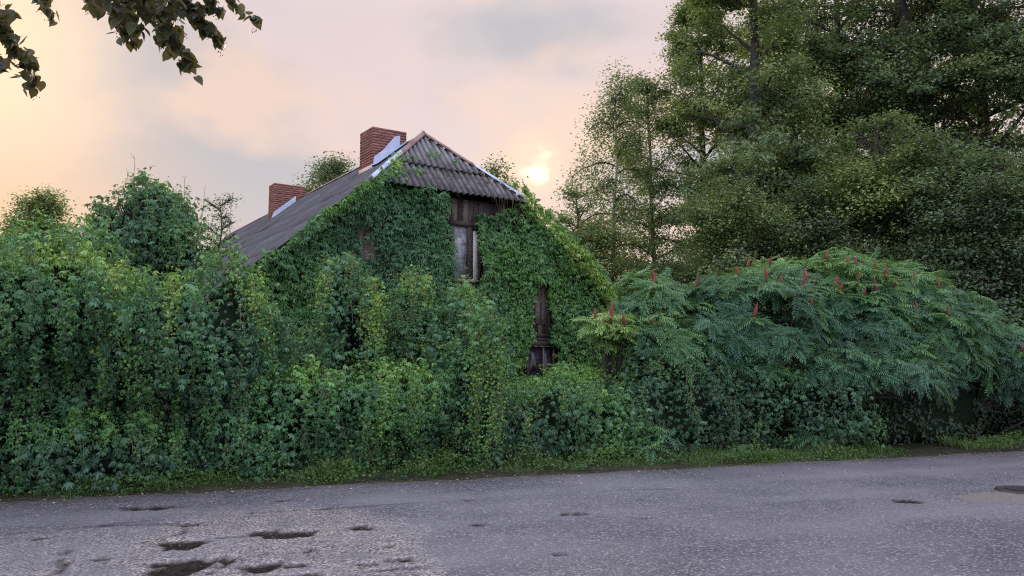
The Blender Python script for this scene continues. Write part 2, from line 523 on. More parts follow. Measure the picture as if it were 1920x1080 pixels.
patch = np.maximum(patch, poly_mask(PXr, PYr + wob * 12, [(1300, 880), (2100, 852), (2200, 875), (1700, 892), (1350, 905)]) * .8)
sand = poly_mask(PXr + wob * 60, PYr + wob * 18, [(1785, 932), (1850, 924), (2100, 925), (2100, 950), (1830, 944)]).astype(float)
PT[:, 2] = .004 + fbm(PT, .35, 5) * .012 * np.clip(-B, 0, 1) - hole * .03 - crack * .02 + patch * .004 + fbm(PT, 14, 6) * .0015
i = np.arange(nb - 1)[:, None] * na; j = np.arange(na - 1)[None]
Q = np.stack([i + j, i + j + 1, i + na + j + 1, i + na + j], -1).reshape(-1, 4)
me = np_mesh('road', PT, Q, smooth_=True)
for nm, arr in (('hole', hole), ('crack', crack), ('wet', wet + wet_sheen2 * .6), ('patch', patch), ('sand', sand), ('grime', np.clip(1 + (B + .12 * fbm(PT, 1.3, 24)) / .55, 0, 1) * np.clip(.6 + .5 * fbm(PT, 3.5, 25), 0, 1)), ('track', sum(np.exp(-((B + c_ + .15 * fbm(PT, .4, 26)) / .28) ** 2) for c_ in (1.5, 3.1, 4.6)) * np.clip(.7 + .5 * fbm(PT, .9, 27), 0, 1))):
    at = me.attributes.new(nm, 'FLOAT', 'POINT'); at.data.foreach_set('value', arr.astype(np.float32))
m, t, out = new_mat('worn_asphalt'); b = NB(t)
geo = b.n('ShaderNodeNewGeometry'); pos = geo.outputs['Position']
def attr(nm): return b.n('ShaderNodeAttribute', attribute_name=nm).outputs['Fac']
vo = b.n('ShaderNodeTexVoronoi'); vo.inputs['Scale'].default_value = 42; b.l(pos, vo.inputs['Vector'])
vo2 = b.n('ShaderNodeTexVoronoi'); vo2.inputs['Scale'].default_value = 95; b.l(pos, vo2.inputs['Vector'])
spc = b.n('ShaderNodeSeparateColor'); b.l(vo.outputs['Color'], spc.inputs[0])
big = b.noise(.5, 4, vec=pos); med = b.noise(3.2, 5, vec=pos, rough=.65); fin = b.noise(22, 3, vec=pos)
stone = b.ramp(spc.outputs[0], [(.0, (.038, .036, .040)), (.5, (.088, .084, .098)), (.85, (.165, .158, .178)), (1.0, (.30, .285, .30))])
binder = (.035, .033, .040)
gap = b.ramp(vo.outputs['Distance'], [(.38, (0, 0, 0)), (.70, (1, 1, 1))])
asp = b.mix(gap, stone, binder)
smoothasp = b.ramp(fin, [(.3, (.070, .066, .076)), (.7, (.125, .118, .132))])
asp = b.mix(b.math('MULTIPLY', attr('patch'), .75), asp, smoothasp)
asp = b.mix(b.ramp(med, [(.46, (0, 0, 0)), (.66, (.45, .45, .45))]), asp, (.070, .066, .075))
asp = b.mix(b.ramp(big, [(.40, (0, 0, 0)), (.62, (.35, .35, .35))]), asp, (.19, .18, .19))
asp = b.mix(b.math('MULTIPLY', attr('track'), .55), asp, b.ramp(fin, [(.3, (.10, .096, .106)), (.7, (.20, .192, .205))]))
asp = b.mix(b.math('MULTIPLY', attr('grime'), .8), asp, b.ramp(fin, [(.35, (.022, .021, .018)), (.7, (.060, .055, .045))]))
asp = b.mix(attr('sand'), asp, b.ramp(fin, [(.3, (.105, .092, .082)), (.7, (.155, .138, .122))]))
wet_sheen_f = b.math('MULTIPLY', attr('wet'), b.ramp(med, [(.36, (1, 1, 1)), (.56, (.35, .35, .35))]))
asp = b.mix(b.math('MULTIPLY', wet_sheen_f, .80), asp, b.mix(gap, b.ramp(spc.outputs[1], [(.2, (.22, .19, .165)), (.8, (.52, .45, .40))]), (.05, .045, .045)))  # pale warm stone colour stands in for sky sheen on the wet patches
asp = b.mix(b.math('MAXIMUM', attr('hole'), attr('crack')), asp, b.ramp(fin, [(.3, (.012, .011, .010)), (.7, (.035, .030, .024))]))
rough = b.math('SUBTRACT', .58, b.math('MULTIPLY', wet_sheen_f, .22))
rough = b.math('ADD', rough, b.math('MULTIPLY', attr('hole'), .35), clamp=True)
hh = b.math('ADD', b.math('MULTIPLY', b.math('SUBTRACT', 1.0, vo.outputs['Distance']), .7), b.math('MULTIPLY', fin, .5))
pb = b.bsdf(out, asp, rough, bump=hh, bstr=.55, bdist=.008, spec=.6)
bn = [x_ for x_ in t.nodes if x_.type == 'BUMP'][0]; b.l(b.math('MULTIPLY', b.math('SUBTRACT', 1.0, b.math('MULTIPLY', wet_sheen_f, .75)), .5), bn.inputs['Strength'])
b.l(b.math('MULTIPLY', b.math('ADD', .5, b.math('MULTIPLY', wet_sheen_f, .3)), b.math('SUBTRACT', 1.0, b.math('MAXIMUM', attr('hole'), attr('crack')))), pb.inputs['Specular IOR Level'])
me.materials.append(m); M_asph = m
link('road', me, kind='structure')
# the same carriageway beyond the finely worn area, 4 mm lower
c4 = []
for (fa0, fa1, fb0, fb1) in ((-200, -9.4, -9.2, .12), (14.9, 200, -9.2, .12), (-9.4, 14.9, -9.2, -8.1)):
    c4 += [E(fa0, fb0, -.012), E(fa1, fb0, -.012), E(fa1, fb1, -.012), E(fa0, fb1, -.012)]
link('road', np_mesh('road_far', c4, [[0, 1, 2, 3], [4, 5, 6, 7], [8, 9, 10, 11]], [M_asph]), kind='structure')
c4 = [E(-200, -.2, -.05), E(200, -.2, -.05), E(200, 60, -.05), E(-200, 60, -.05)]
link('yard', np_mesh('yard', c4, [[0, 1, 2, 3]], [M_soil]), kind='structure')
# verge soil: a low bank under hedge and grass
va = np.linspace(-16, 24, 200); vb = np.linspace(-.12, 3.0, 14)
VA, VB = np.meshgrid(va, vb); pt = E0 + VA.ravel()[:, None] * ev + VB.ravel()[:, None] * nv
edge = fbm(pt * [1, 1, 0], 1.1, 8)
pt[:, 2] = np.clip((VB.ravel() + .02 + edge * .12) * .16, -.02, .07) + fbm(pt, 3, 12) * .012
pt = pt - nv * 0
i = np.arange(len(vb) - 1)[:, None] * len(va); j = np.arange(len(va) - 1)[None]
Q = np.stack([i + j, i + j + 1, i + len(va) + j + 1, i + len(va) + j], -1).reshape(-1, 4)
link('verge', np_mesh('verge', pt, Q, [M_soil], smooth_=True), kind='structure')

# ------------------------------------------------------------------ leaf shapes
def leaflet(ang, Ln, w, droop, fold=.07, rich=True, vf=.035):
    c, s = math.cos(ang), math.sin(ang)
    def q(u, v, z): return (u * s + v * c, u * c - v * s, z)
    if rich:
        v = [q(0, 0, 0), q(.55 * Ln, -w, -droop * .3), q(.55 * Ln, w, -droop * .3), q(Ln, 0, -droop), q(.5 * Ln, 0, -droop * .3 - fold)]
        f = [(0, 4, 1), (0, 2, 4), (1, 4, 3), (4, 2, 3)]
    else:
        v = [q(0, 0, -vf), q(.46 * Ln, -w, -droop * .3 + vf), q(Ln, 0, -droop - vf), q(.46 * Ln, w, -droop * .3 + vf)]
        f = [(0, 2, 1), (0, 3, 2)]
    return v, f

def palmate(rich=True):
    V, T = [], []
    for a_, l_ in ((0, 1.0), (.62, .92), (-.62, .92), (1.25, .66), (-1.25, .66)):
        v, f = leaflet(a_, l_, .17 * l_ + .02, .30 + .12 * abs(a_), rich=rich)
        o = len(V); V += v; T += [tuple(x + o for x in q) for q in f]
    return np.array(V, float), np.array(T)
LEAF5 = palmate(True); LEAF5L = palmate(False)
def palm_variant(seed):
    r = random.Random(seed); V, T = [], []
    for a_, l_ in ((0, 1.0), (.62, .92), (-.62, .92), (1.25, .66), (-1.25, .66)):
        l2 = l_ * r.uniform(.75, 1.2)
        v, f = leaflet(a_ * r.uniform(.7, 1.25) + r.uniform(-.15, .15), l2, (.17 * l2 + .02) * r.uniform(.8, 1.15), r.uniform(.05, .75), rich=False, vf=r.uniform(.02, .06))
        o = len(V); V += v; T += [tuple(x + o for x in q) for q in f]
    return np.array(V, float), np.array(T)
PV = [palm_variant(k) for k in range(7)]
def leaves_mix(X, Rn, S, T):
    w = rng.integers(0, len(PV), len(X))
    return join([scatter(PV[k], X[w == k], Rn[w == k], S[w == k], T[w == k]) for k in range(len(PV)) if (w == k).any()])

def frond(droop, seed, pairs=10, rich=False):
    r = random.Random(seed); V, T = [], []
    pts = []
    for k in range(9):
        s = k / 8; pts.append((.04 * math.sin(s * 3 + seed), s * (1 - .12 * droop * s), .16 * s - droop * s * s))
    pts = np.array(pts)
    for k in range(8):                                         # rachis strip
        a_, b_ = pts[k], pts[k + 1]; o = len(V)
        V += [tuple(a_ + [-.008, 0, 0]), tuple(a_ + [.008, 0, 0]), tuple(b_ + [0, 0, -.004])]; T.append((o, o + 1, o + 2))
    for k in range(pairs + 1):
        s = .14 + .86 * k / pairs
        x = np.interp(s, np.linspace(0, 1, 9), pts[:, 0]); y = np.interp(s, np.linspace(0, 1, 9), pts[:, 1]); z = np.interp(s, np.linspace(0, 1, 9), pts[:, 2])
        for sd_ in ((-1, 1) if k < pairs else (0,)):
            ang = sd_ * (1.42 - .62 * s) + r.uniform(-.12, .12)
            ln = .27 * (1 - .42 * abs(s - .42)) * r.uniform(.85, 1.08)
            v, f = leaflet(ang, ln, .030, .085 + r.uniform(-.02, .05), rich=rich, vf=.008)
            o = len(V); V += [(x + p[0], y + p[1], z + p[2]) for p in v]; T += [tuple(q_ + o for q_ in q) for q in f]
    return np.array(V, float), np.array(T)
FRONDS = [frond(.15, 1), frond(.40, 2), frond(.28, 5, 10), frond(.60, 9, 9)]
SIMPLE = (np.array([[0, 0, 0], [-.34, .48, .06], [0, 1.0, -.10], [.34, .48, .06]], float), np.array([[0, 2, 1], [0, 3, 2]]))
BLADE = (np.array([[-.05, 0, 0], [.05, 0, 0], [.0, .62, .10], [.03, 1.0, .36]], float), np.array([[0, 1, 2], [1, 3, 2]]))

# ------------------------------------------------------------------ blobs
class Blob:
    def __init__(s, c, r, yaw=0.0, p=2.5):
        s.c = np.array(c, float); s.r = np.array(r, float); s.p = p; cc, ss = math.cos(yaw), math.sin(yaw)
        s.M = np.array([[cc, -ss, 0], [ss, cc, 0], [0, 0, 1]])
    def f(s, X, grow=1.0):
        q = (np.atleast_2d(X) - s.c) @ s.M / (s.r * grow)
        return (np.abs(q) ** s.p).sum(1)
    def sample(s, dens):
        n = 60000; d = nrm(rng.normal(size=(n, 3)))
        q = np.abs(d / s.r); rr = (q ** s.p).sum(1) ** (-1 / s.p)
        pl = d * rr[:, None]
        nl = nrm(np.sign(pl) * np.abs(pl / s.r) ** (s.p - 1) / s.r)
        w = rr ** 2 / np.maximum((nl * d).sum(1), .12)
        area = w.mean() * 4 * math.pi
        cnt = min(int(area * dens), 60000)
        idx = rng.choice(n, cnt, p=w / w.sum(), replace=True)
        jit = nrm(nl[idx] * 0 + rng.normal(size=(cnt, 3))) * .04
        return (pl[idx] + jit) @ s.M.T + s.c, nl[idx] @ s.M.T


def bl(px, ytop, Y, hw, hd, zb, p=2.5, yaw=0.0):
    """blob whose top shows at (px, ytop), at distance Y; half width and half depth in metres, down to height zb"""
    t_ = P(px, ytop, Y); h = (t_[2] - zb) / 2
    return Blob((t_[0], Y, zb + h), (hw, hd, h), yaw, p)


def hit(px, py, blobs, y0=8, y1=24, grow=1.0):
    d = ray(px, py); ts = np.arange(y0, y1, .06) / d[1]
    X = CAM + d * ts[:, None]; ins = np.zeros(len(X), bool)
    for B_ in blobs: ins |= B_.f(X, grow) < 1
    k = np.argmax(ins)
    return X[k] if ins.any() else None


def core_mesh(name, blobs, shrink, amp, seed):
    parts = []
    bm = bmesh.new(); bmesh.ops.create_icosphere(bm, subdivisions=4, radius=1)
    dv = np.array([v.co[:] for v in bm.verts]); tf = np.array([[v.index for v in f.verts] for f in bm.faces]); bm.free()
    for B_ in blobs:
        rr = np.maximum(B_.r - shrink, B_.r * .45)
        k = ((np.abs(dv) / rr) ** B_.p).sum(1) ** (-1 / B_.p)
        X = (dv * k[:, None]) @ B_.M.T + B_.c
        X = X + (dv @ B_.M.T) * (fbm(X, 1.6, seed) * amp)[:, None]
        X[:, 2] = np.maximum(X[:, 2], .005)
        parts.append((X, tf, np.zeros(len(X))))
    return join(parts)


leaf_me = np_mesh('leaf', LEAF5[0], LEAF5[1], [M_creep1])
frond_me = [np_mesh('frond', f_[0], f_[1], [M_sumac1]) for f_ in FRONDS]


def add_pieces(name, rootobj, me_list, Pn, Rn, S, tint, which=None):
    o0 = np.array(rootobj.location)
    for i in range(len(Pn)):
        o = bpy.data.objects.new(name, me_list[0 if which is None else which[i]]); COL.objects.link(o)
        o.parent = rootobj
        M_ = Matrix([list(Rn[i][0] * S[i]) + [Pn[i][0] - o0[0]], list(Rn[i][1] * S[i]) + [Pn[i][1] - o0[1]],
                     list(Rn[i][2] * S[i]) + [Pn[i][2] - o0[2]], [0, 0, 0, 1]])
        o.matrix_basis = M_
        o.color = (float(np.clip(tint[i], 0, 1)), 0, 0, 1)


def put(name, rootobj, arr, mats, kind='stuff', smooth_=False):
    V, T, A = arr
    o = link(name, np_mesh(name, V - np.array(rootobj.location), T, mats, A, smooth_), rootobj, kind=kind)
    return o


def runner_leaves(path, step, size, tint, spread=.05, tn=.1):
    seg = np.linalg.norm(np.diff(path, axis=0), axis=1); tot = seg.sum(); n = max(int(tot / step), 2)
    u = rng.uniform(0, 1, n); cum = np.concatenate([[0], np.cumsum(seg)]) / tot
    X = np.stack([np.interp(u, cum, path[:, k]) for k in range(3)], 1) + rng.normal(0, spread, (n, 3))
    nn = nrm(nrm(CAM - X) * .7 + [0, 0, .5] + rng.normal(0, .4, (n, 3))); tt = nrm(rng.normal(0, .45, (n, 3)) + [0, 0, -.9])
    sz = size * rng.uniform(.55, 1.1, n) * (1.1 - .5 * u)
    return X, frames(nn, tt), sz, np.clip(tint + rng.normal(0, tn, n), 0, 1)


def creeper(name, label, cat, blobs, dens=230, leaf=.085, tint=.30, seed=1, others=(), n_pieces=300, amp=.14, top_tint=.22,
            group=None, runners=(), shoots=20, core=.34, depth=.11, holes=.25, tnoise=.20, yellow=(), template=None, zmin=.03, shag=.0, tress=1.0, back=-.35, strands=18):
    global rng
    rng = np.random.default_rng(3000 + seed)
    dens *= 1.55; leaf *= .82; holes *= .55
    c0 = np.mean([B_.c for B_ in blobs], 0)
    ro = root(name, (c0[0], c0[1], 0), label, cat, group)
    Ps, Ns = [], []
    for k, B_ in enumerate(blobs):
        X, n_ = B_.sample(dens)
        keep = np.ones(len(X), bool)
        for q in list(blobs) + list(others):
            if q is not B_: keep &= q.f(X) > .86
        Ps.append(X[keep]); Ns.append(n_[keep])
    X = np.concatenate(Ps); n_ = np.concatenate(Ns)
    facing = (n_ * nrm(CAM - X)).sum(1)
    k = (facing > back) & (X[:, 2] > zmin); X, n_, facing = X[k], n_[k], facing[k]
    hn = fbm(X, 1.9, seed + 40)
    k = rng.uniform(0, 1, len(X)) < np.clip(1.15 - holes * 2 * np.clip(-hn - .15, 0, 1) * 2, .12, 1)
    X, n_, facing = X[k], n_[k], facing[k]
    lump = fbm(X, 1.6, seed); fine = fbm(X, 5.5, seed + 20)
    dep = rng.exponential(depth * 1.05, len(X))
    dep = np.where(rng.uniform(0, 1, len(X)) < .07, -rng.uniform(0, .09 + shag, len(X)), dep)
    X = X + n_ * (lump * amp * 1.1 + (np.abs(fine) - .35) * amp * 1.5 + (np.abs(fbm(X * [1, 1, .28], 2.6, seed + 77)) - .35) * amp * 2.6 - np.minimum(dep, .5))[:, None]
    X[:, 2] = np.maximum(X[:, 2], .04)
    nn = nrm(n_ * .80 + np.array([0, 0, .50]) + rng.normal(0, .40, X.shape))
    tt = nrm(np.array([0, 0, -1.0]) + n_ * .40 + rng.normal(0, .38, X.shape))
    Rn = frames(nn, tt); S = leaf * rng.uniform(.5, 1.45, len(X))
    ztop = max(B_.c[2] + B_.r[2] for B_ in blobs)
    T = tint - .20 * (1 - np.clip(X[:, 2] / ztop, 0, 1)) + .02 + tnoise * fbm(X * [1, 1, .5], 1.3, seed + 5) + rng.normal(0, .055, len(X)) + top_tint * .8 * np.clip(n_[:, 2], 0, 1) ** 2  # crests paler, lower leaves darker: new growth plus painted light and shade
    px, py = proj(X)
    for (yx, yy, rx, ry, amt) in yellow:
        T += .75 * amt * np.exp(-((px - yx) / rx) ** 2 - ((py - yy) / ry) ** 2)
    T = np.clip(T, 0, .9)
    # individually modelled outer leaves
    score = dep + rng.uniform(0, .12, len(X)) - .08 * facing
    score[(facing < .25) | (px < -20) | (px > 1940) | (py > 1090)] += 9
    idx = np.argsort(score)[:n_pieces]; idx = idx[score[idx] < 5]
    sel = np.zeros(len(X), bool); sel[idx] = True
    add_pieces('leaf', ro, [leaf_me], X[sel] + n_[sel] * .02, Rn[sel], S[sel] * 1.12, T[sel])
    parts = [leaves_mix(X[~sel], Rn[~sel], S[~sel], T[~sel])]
    stems = []
    # curtains of hanging runners: paths that follow the face downwards
    cnd = np.where((facing > .2) & (px > -60) & (px < 1980))[0]
    runners = list(runners)
    for q in rng.choice(cnd, min(int(strands), len(cnd)), replace=False):
        yb = rng.uniform(50, 190) * 11 / X[q][1]
        tq = rng.uniform(.58, .75) if rng.uniform() < .08 else tint + rng.uniform(-.05, .22)
        runners.append((px[q], py[q] - yb * .3, py[q] + yb * .7, tq, rng.uniform(.7, 1.3)))
    # drooping side sprays that stand proud of the surface and shade what is below
    fr0 = np.where((facing > -.1) & (dep < .15))[0]
    for q in rng.choice(fr0, min(int(len(X) * .013 * tress), len(fr0)), replace=False):
        ln_ = rng.uniform(.2, .6)
        pts = arc(X[q], n_[q] * .8 + [rng.normal(0, .4), rng.normal(0, .2), .25], ln_, 8, droop=rng.uniform(3.5, 6.0), wob=.10)
        if pts[:, 2].min() < .05: continue
        lx, lr, ls, lt = runner_leaves(pts, .026, leaf * 1.0, T[q] + .05, .022, .05)
        parts.append(leaves_mix(lx, lr, ls, lt))
    for (rx, y0, y1, tnt, thick) in runners:
        ys = np.arange(y0, y1, 10); pts = []
        sway = rng.uniform(0, 6)
        for q, yy in enumerate(ys):
            h_ = hit(rx + 5 * math.sin(q * .45 + sway) + 2 * math.sin(q * 1.3), yy, blobs, grow=1.06)
            if h_ is not None: pts.append(h_ + nrm(CAM - h_) * .10)
        if len(pts) < 3: continue
        pts = np.array(pts); pts = (pts + np.vstack([pts[:1], pts[:-1]]) + np.vstack([pts[1:], pts[-1:]])) / 3
        stems.append(tube(pts, .005, .003, 4))
        lx, lr, ls, lt = runner_leaves(pts, .011 / thick, leaf * .72, tnt, .048 * thick, .06)
        parts.append(leaves_mix(lx, lr, ls, lt))
    tops = np.where((n_[:, 2] > .25) & (facing > -.3))[0]
    if len(tops) and shoots:
        for q in rng.choice(tops, min(shoots, len(tops)), replace=False):
            d0 = n_[q] * .6 + [rng.normal(0, .5), rng.normal(0, .4), .5]
            pts = arc(X[q], d0, rng.uniform(.12, .38), 7, droop=rng.uniform(.3, 2.4), wob=.15)
            stems.append(tube(pts, .004, .002, 3))
            lx, lr, ls, lt = runner_leaves(pts, .028, leaf * .6, min(tint + .38, .95), .03)
            parts.append(leaves_mix(lx, lr, ls, lt))
    # bare stems showing through the front
    fr_ = np.where(facing > .3)[0]
    for q in rng.choice(fr_, min(14, len(fr_)), replace=False):
        pts = arc(X[q] + n_[q] * .08, [rng.normal(0, .25), rng.normal(0, .1), -1], rng.uniform(.3, 1.0), 9, wob=.12)
        if pts[-1][2] > .1: stems.append(tube(pts, .004, .003, 3))
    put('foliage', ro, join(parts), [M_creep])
    if stems: put('vine_stem', ro, join(stems), [M_vine])
    if core:
        put('shade_core', ro, core_mesh('c', blobs, core, amp * .8, seed), [M_core], smooth_=True)  # solid dark hull added to paint the shade between the leaves
    return ro


# ------------------------------------------------------------------ HOUSE
TH = R(34.0)
HO = np.array([-1.44, 19.2, 0.0])
uu = np.array([math.cos(TH), math.sin(TH), 0]); vv = np.array([-math.sin(TH), math.cos(TH), 0])
def HW(s, t, z): return HO + uu * s + vv * t + np.array([0, 0, z])
house = root('wooden_house', tuple(HO), 'old wooden house with grey corrugated half-hipped roof, its gable smothered in creeper', 'house', rz=TH)
ZR, SL, T0, HWD, EAV, LEN = 7.68, .83, 1.60, 2.10, 5.55, 20.6
ZH = ZR - SL * HWD


def box_arr(x0, x1, y0, y1, z0, z1):
    V = np.array([[x, y, z] for x in (x0, x1) for y in (y0, y1) for z in (z0, z1)], float)
    Q = np.array([[0, 1, 3, 2], [4, 6, 7, 5], [0, 4, 5, 1], [2, 3, 7, 6], [0, 2, 6, 4], [1, 5, 7, 3]])
    return V, Q


def box(name, parent, x0, x1, y0, y1, z0, z1, mat, bev=0.0, label=None):
    V, Q = box_arr(x0, x1, y0, y1, z0, z1)
    me = np_mesh(name, V, Q, [mat])
    if bev:
        bm = bmesh.new(); bm.from_mesh(me); bmesh.ops.bevel(bm, geom=bm.edges[:], offset=bev, segments=1, affect='EDGES'); bm.to_mesh(me); bm.free()
    return link(name, me, parent, label=label)


roof = link('roof', None, house)
# corrugated sheets: profile along local x, length along local y, thin
PIT, AMPW = .17, .032
def sheet_mesh(name, w, ln):
    nx = int(round(w / PIT)) * 6 + 1; xs = np.linspace(0, w, nx); ys = np.linspace(0, ln, 4)
    X, Y = np.meshgrid(xs, ys); Z = AMPW * np.cos(X * 2 * math.pi / PIT)
    top = np.stack([X, Y, Z], -1).reshape(-1, 3); bot = top - [0, 0, .008]
    V = np.concatenate([top, bot]); n = len(top); Q = []
    for r_ in range(3):
        for c_ in range(nx - 1):
            a_ = r_ * nx + c_; Q += [(a_, a_ + 1, a_ + nx + 1, a_ + nx), (n + a_, n + a_ + nx, n + a_ + nx + 1, n + a_ + 1)]
    for c_ in range(nx - 1):
        Q.append((c_, n + c_, n + c_ + 1, c_ + 1)); a_ = 3 * nx + c_; Q.append((a_, a_ + 1, n + a_ + 1, n + a_))
    return np_mesh(name, V, Q, [M_sheet], smooth_=True)

SHW, SHL = PIT * 7, 1.55
base_sheet = sheet_mesh('roof_sheet', SHW + PIT * .3, SHL)
sl_len = EAV * math.sqrt(1 + SL * SL); nrow = math.ceil(sl_len / 1.42)
ang = math.atan(SL)


def place_sheet(origin, ydir, xdir, jit, clip=(), w=None, ln=None):
    z = np.cross(xdir, ydir); zz = z / np.linalg.norm(z)
    flip = zz[2] < 0
    M_ = Matrix([[xdir[k], ydir[k], zz[k], origin[k]] for k in range(3)] + [[0, 0, 0, 1]])
    M_ = M_ @ Matrix.Rotation(rng.normal(0, .006) * jit, 4, 'Z') @ Matrix.Rotation(rng.normal(0, .008) * jit, 4, 'Y') @ Matrix.Rotation(.012 + rng.normal(0, .006) * jit, 4, 'X')
    me = base_sheet
    if clip:
        me = base_sheet.copy(); bm = bmesh.new(); bm.from_mesh(me); bm.transform(M_)
        for (co, no) in clip:
            bmesh.ops.bisect_plane(bm, geom=bm.verts[:] + bm.edges[:] + bm.faces[:], plane_co=co, plane_no=no, clear_outer=True)
        if not bm.faces:
            bm.free(); return
        bm.transform(M_.inverted()); bm.to_mesh(me); bm.free()
    o = link('roof_sheet', me, roof); o.matrix_basis = M_


for side in (-1, 1):
    ydir = np.array([side * math.cos(ang), 0, -math.sin(ang)])      # down the slope
    for r_ in range(nrow):
        for c_ in range(int(LEN / SHW)):
            y0 = -.02 + c_ * SHW
            o_ = np.array([side * .03 * 1.0, y0, ZR - .02]) + ydir * (r_ * 1.42) + np.array([0, 0, -.012 * (r_ == 0)])
            if side < 0:
                xdir = np.array([0, 1.0, 0]); org = o_.copy()
                xdir = np.array([0, -1.0, 0]); org[1] += SHW
            else:
                xdir = np.array([0, 1.0, 0]); org = o_
            s0 = r_ * 1.42 * math.cos(ang)
            clip = ()
            if y0 < T0 + .1 and s0 < HWD + .1:
                # vertical plane through the hip line; drop what lies in front
                nx_, ny_ = -side * T0, -HWD
                clip = (((0, T0 + .02, 0), (nx_, ny_, 0)),)
            place_sheet(org, ydir, xdir, 1.0, clip)
# hip face in front
hp = math.atan2(ZR - ZH, T0)
ydh = np.array([0, -math.cos(hp), -math.sin(hp)])
hl = T0 / math.cos(hp)
for r_ in range(2):
    for c_ in range(-2, 2):
        o_ = np.array([c_ * SHW + .03, T0, ZR - .015]) + ydh * (r_ * (hl + .03 - 1.5) if r_ else 0)
        if r_ == 0: o_[2] += .045
        clip = (((0, T0 + .05, 0), (T0, HWD, 0)), ((0, T0 + .05, 0), (-T0, HWD, 0)))
        org = o_ + np.array([SHW, 0, 0]) * 0
        place_sheet(org, ydh, np.array([1.0, 0, 0]) * 1.0 if np.cross([1, 0, 0], ydh)[2] > 0 else np.array([-1.0, 0, 0]), 1.2, clip) if np.cross([1, 0, 0], ydh)[2] > 0 else place_sheet(org + np.array([SHW, 0, 0]), ydh, np.array([-1.0, 0, 0]), 1.2, clip)


def cap(name, p0, p1, w, mat, n1, n2, lift=.045, label=None, parent=None):
    """folded strip over a ridge or hip: two wings falling along n1 and n2"""
    p0, p1 = np.array(p0, float), np.array(p1, float); n1, n2 = nrm(np.array(n1, float)), nrm(np.array(n2, float))
    V = []
    for p in (p0, p1):
        c_ = p + [0, 0, lift]
        V += [c_ + n1 * w, c_, c_ + n2 * w]
        V += [c_ + n1 * w - [0, 0, .01], c_ - [0, 0, .01], c_ + n2 * w - [0, 0, .01]]
    V = np.array(V); Q = [(0, 1, 7, 6), (1, 2, 8, 7), (3, 9, 10, 4), (4, 10, 11, 5), (0, 6, 9, 3), (2, 5, 11, 8), (0, 3, 4, 1), (1, 4, 5, 2), (6, 7, 10, 9), (7, 8, 11, 10)]
    return link(name, np_mesh(name, V, Q, [mat]), parent or roof, label=label)

downL = np.array([-math.cos(ang), 0, -math.sin(ang)]); downR = np.array([math.cos(ang), 0, -math.sin(ang)])
apex = np.array([0, T0, ZR])
for k in range(10):
    y0 = T0 + k * 1.9
    cap('ridge_cap', (0, y0 - .05, ZR - .02), (0, min(y0 + 1.88, LEN), ZR - .02), .19, M_tin, downL, downR, lift=.085 + .003 * (k % 2))
for side, dn in ((-1, downL), (1, downR)):
    foot = np.array([side * HWD, 0, ZH]); hd = foot - apex
    split = .50 if side < 0 else .52
    w1 = dn; w2 = ydh
    cap('hip_cap', apex - hd * .02, apex + hd * .27, .17, M_tin, w1 + [0, .3, 0], w2, lift=.12, label='rust-brown tin hip capping')
    cap('hip_cap', apex + hd * .25, apex + hd * split, .165, M_tin, w1 + [0, .3, 0], w2, lift=.112, label='rust-brown tin hip capping')
    cap('flashing', apex + hd * (split - .02), apex + hd * (split + .28), .155, M_zinc, w1 + [0, .2, 0], w2, lift=.125, label='bright new sheet metal over the hip')
    cap('flashing', apex + hd * (split + .26), apex + hd * 1.03, .145, M_zinc, w1 + [0, .2, 0], w2, lift=.118, label='bright new sheet metal over the hip')

# barge boards under the rakes and fascia
for side in (-1, 1):
    p0 = np.array([side * (HWD + .0), .05, ZH - .06]); p1 = np.array([side * EAV, .05, ZR - SL * EAV - .06])
    V = []
    for p in (p0, p1):
        for dy_ in (0, .03):
            for dz_ in (0, -.16): V.append(p + [0, dy_, dz_])
    Q = [(0, 1, 5, 4), (2, 6, 7, 3), (0, 4, 6, 2), (1, 3, 7, 5), (0, 2, 3, 1), (4, 5, 7, 6)]
    link('barge_board', np_mesh('barge_board', V, Q, [M_wood]), roof)

# gable wall of vertical boards
WT = .42
def hs(px, t, z):      # local x at which the column px meets the plane at distance t along the house, height z
    k_ = (px - 960) / F; c_, s_, cp, sp_ = math.cos(TH), math.sin(TH), math.cos(PITCH), math.sin(PITCH)
    return (k_ * ((HO[1] + c_ * t) * cp + (z - 1.6) * sp_) - HO[0] + s_ * t) / (c_ - k_ * s_ * cp)
wall = link('gable_wall', None, house)
wins = [(hs(847, WT, 4.5), hs(897, WT, 4.5), 3.80, 5.14), (hs(988, WT, 2), hs(1038, WT, 2), .95, 2.18)]
print('WINS', wins)
x = -5.2
pw = .155
k = 0
while x < 5.2:
    x1 = x + pw; xm = (x + x1) / 2
    top = min(ZH - .10, ZR - SL * max(abs(x), abs(x1)) - .12)
    segs = [(.35, top)]
    for (a_, b_, c_, d_) in wins:
        if x1 > a_ - .02 and x < b_ + .02:
            ns = []
            for (lo, hi) in segs:
                if lo < c_: ns.append((lo, min(hi, c_)))
                if hi > d_: ns.append((max(lo, d_), hi))
            segs = ns
    for (lo, hi) in segs:
        if hi - lo < .05: continue
        px_, py_ = proj(HW(xm, WT, (lo + hi) / 2)); pale = False
        qx = proj(HW(xm, WT, 5.4))[0][0]
        qz = proj(HW(xm, WT, 2.8))[0][0]
        pale = (lo > 5 and (850 < qx < 862 or 872 < qx < 880)) or (lo > 2 and 1008 < qz < 1022) or (lo < 1 and xm < -1.5 and rng.uniform() < .3)
        dy_ = rng.uniform(0, .012)
        box('plank', wall, x + .003, x1 - .004, WT + dy_, WT + .028 + dy_, lo, hi - rng.uniform(0, .01), M_woodp if pale else M_wood)
    x = x1; k += 1
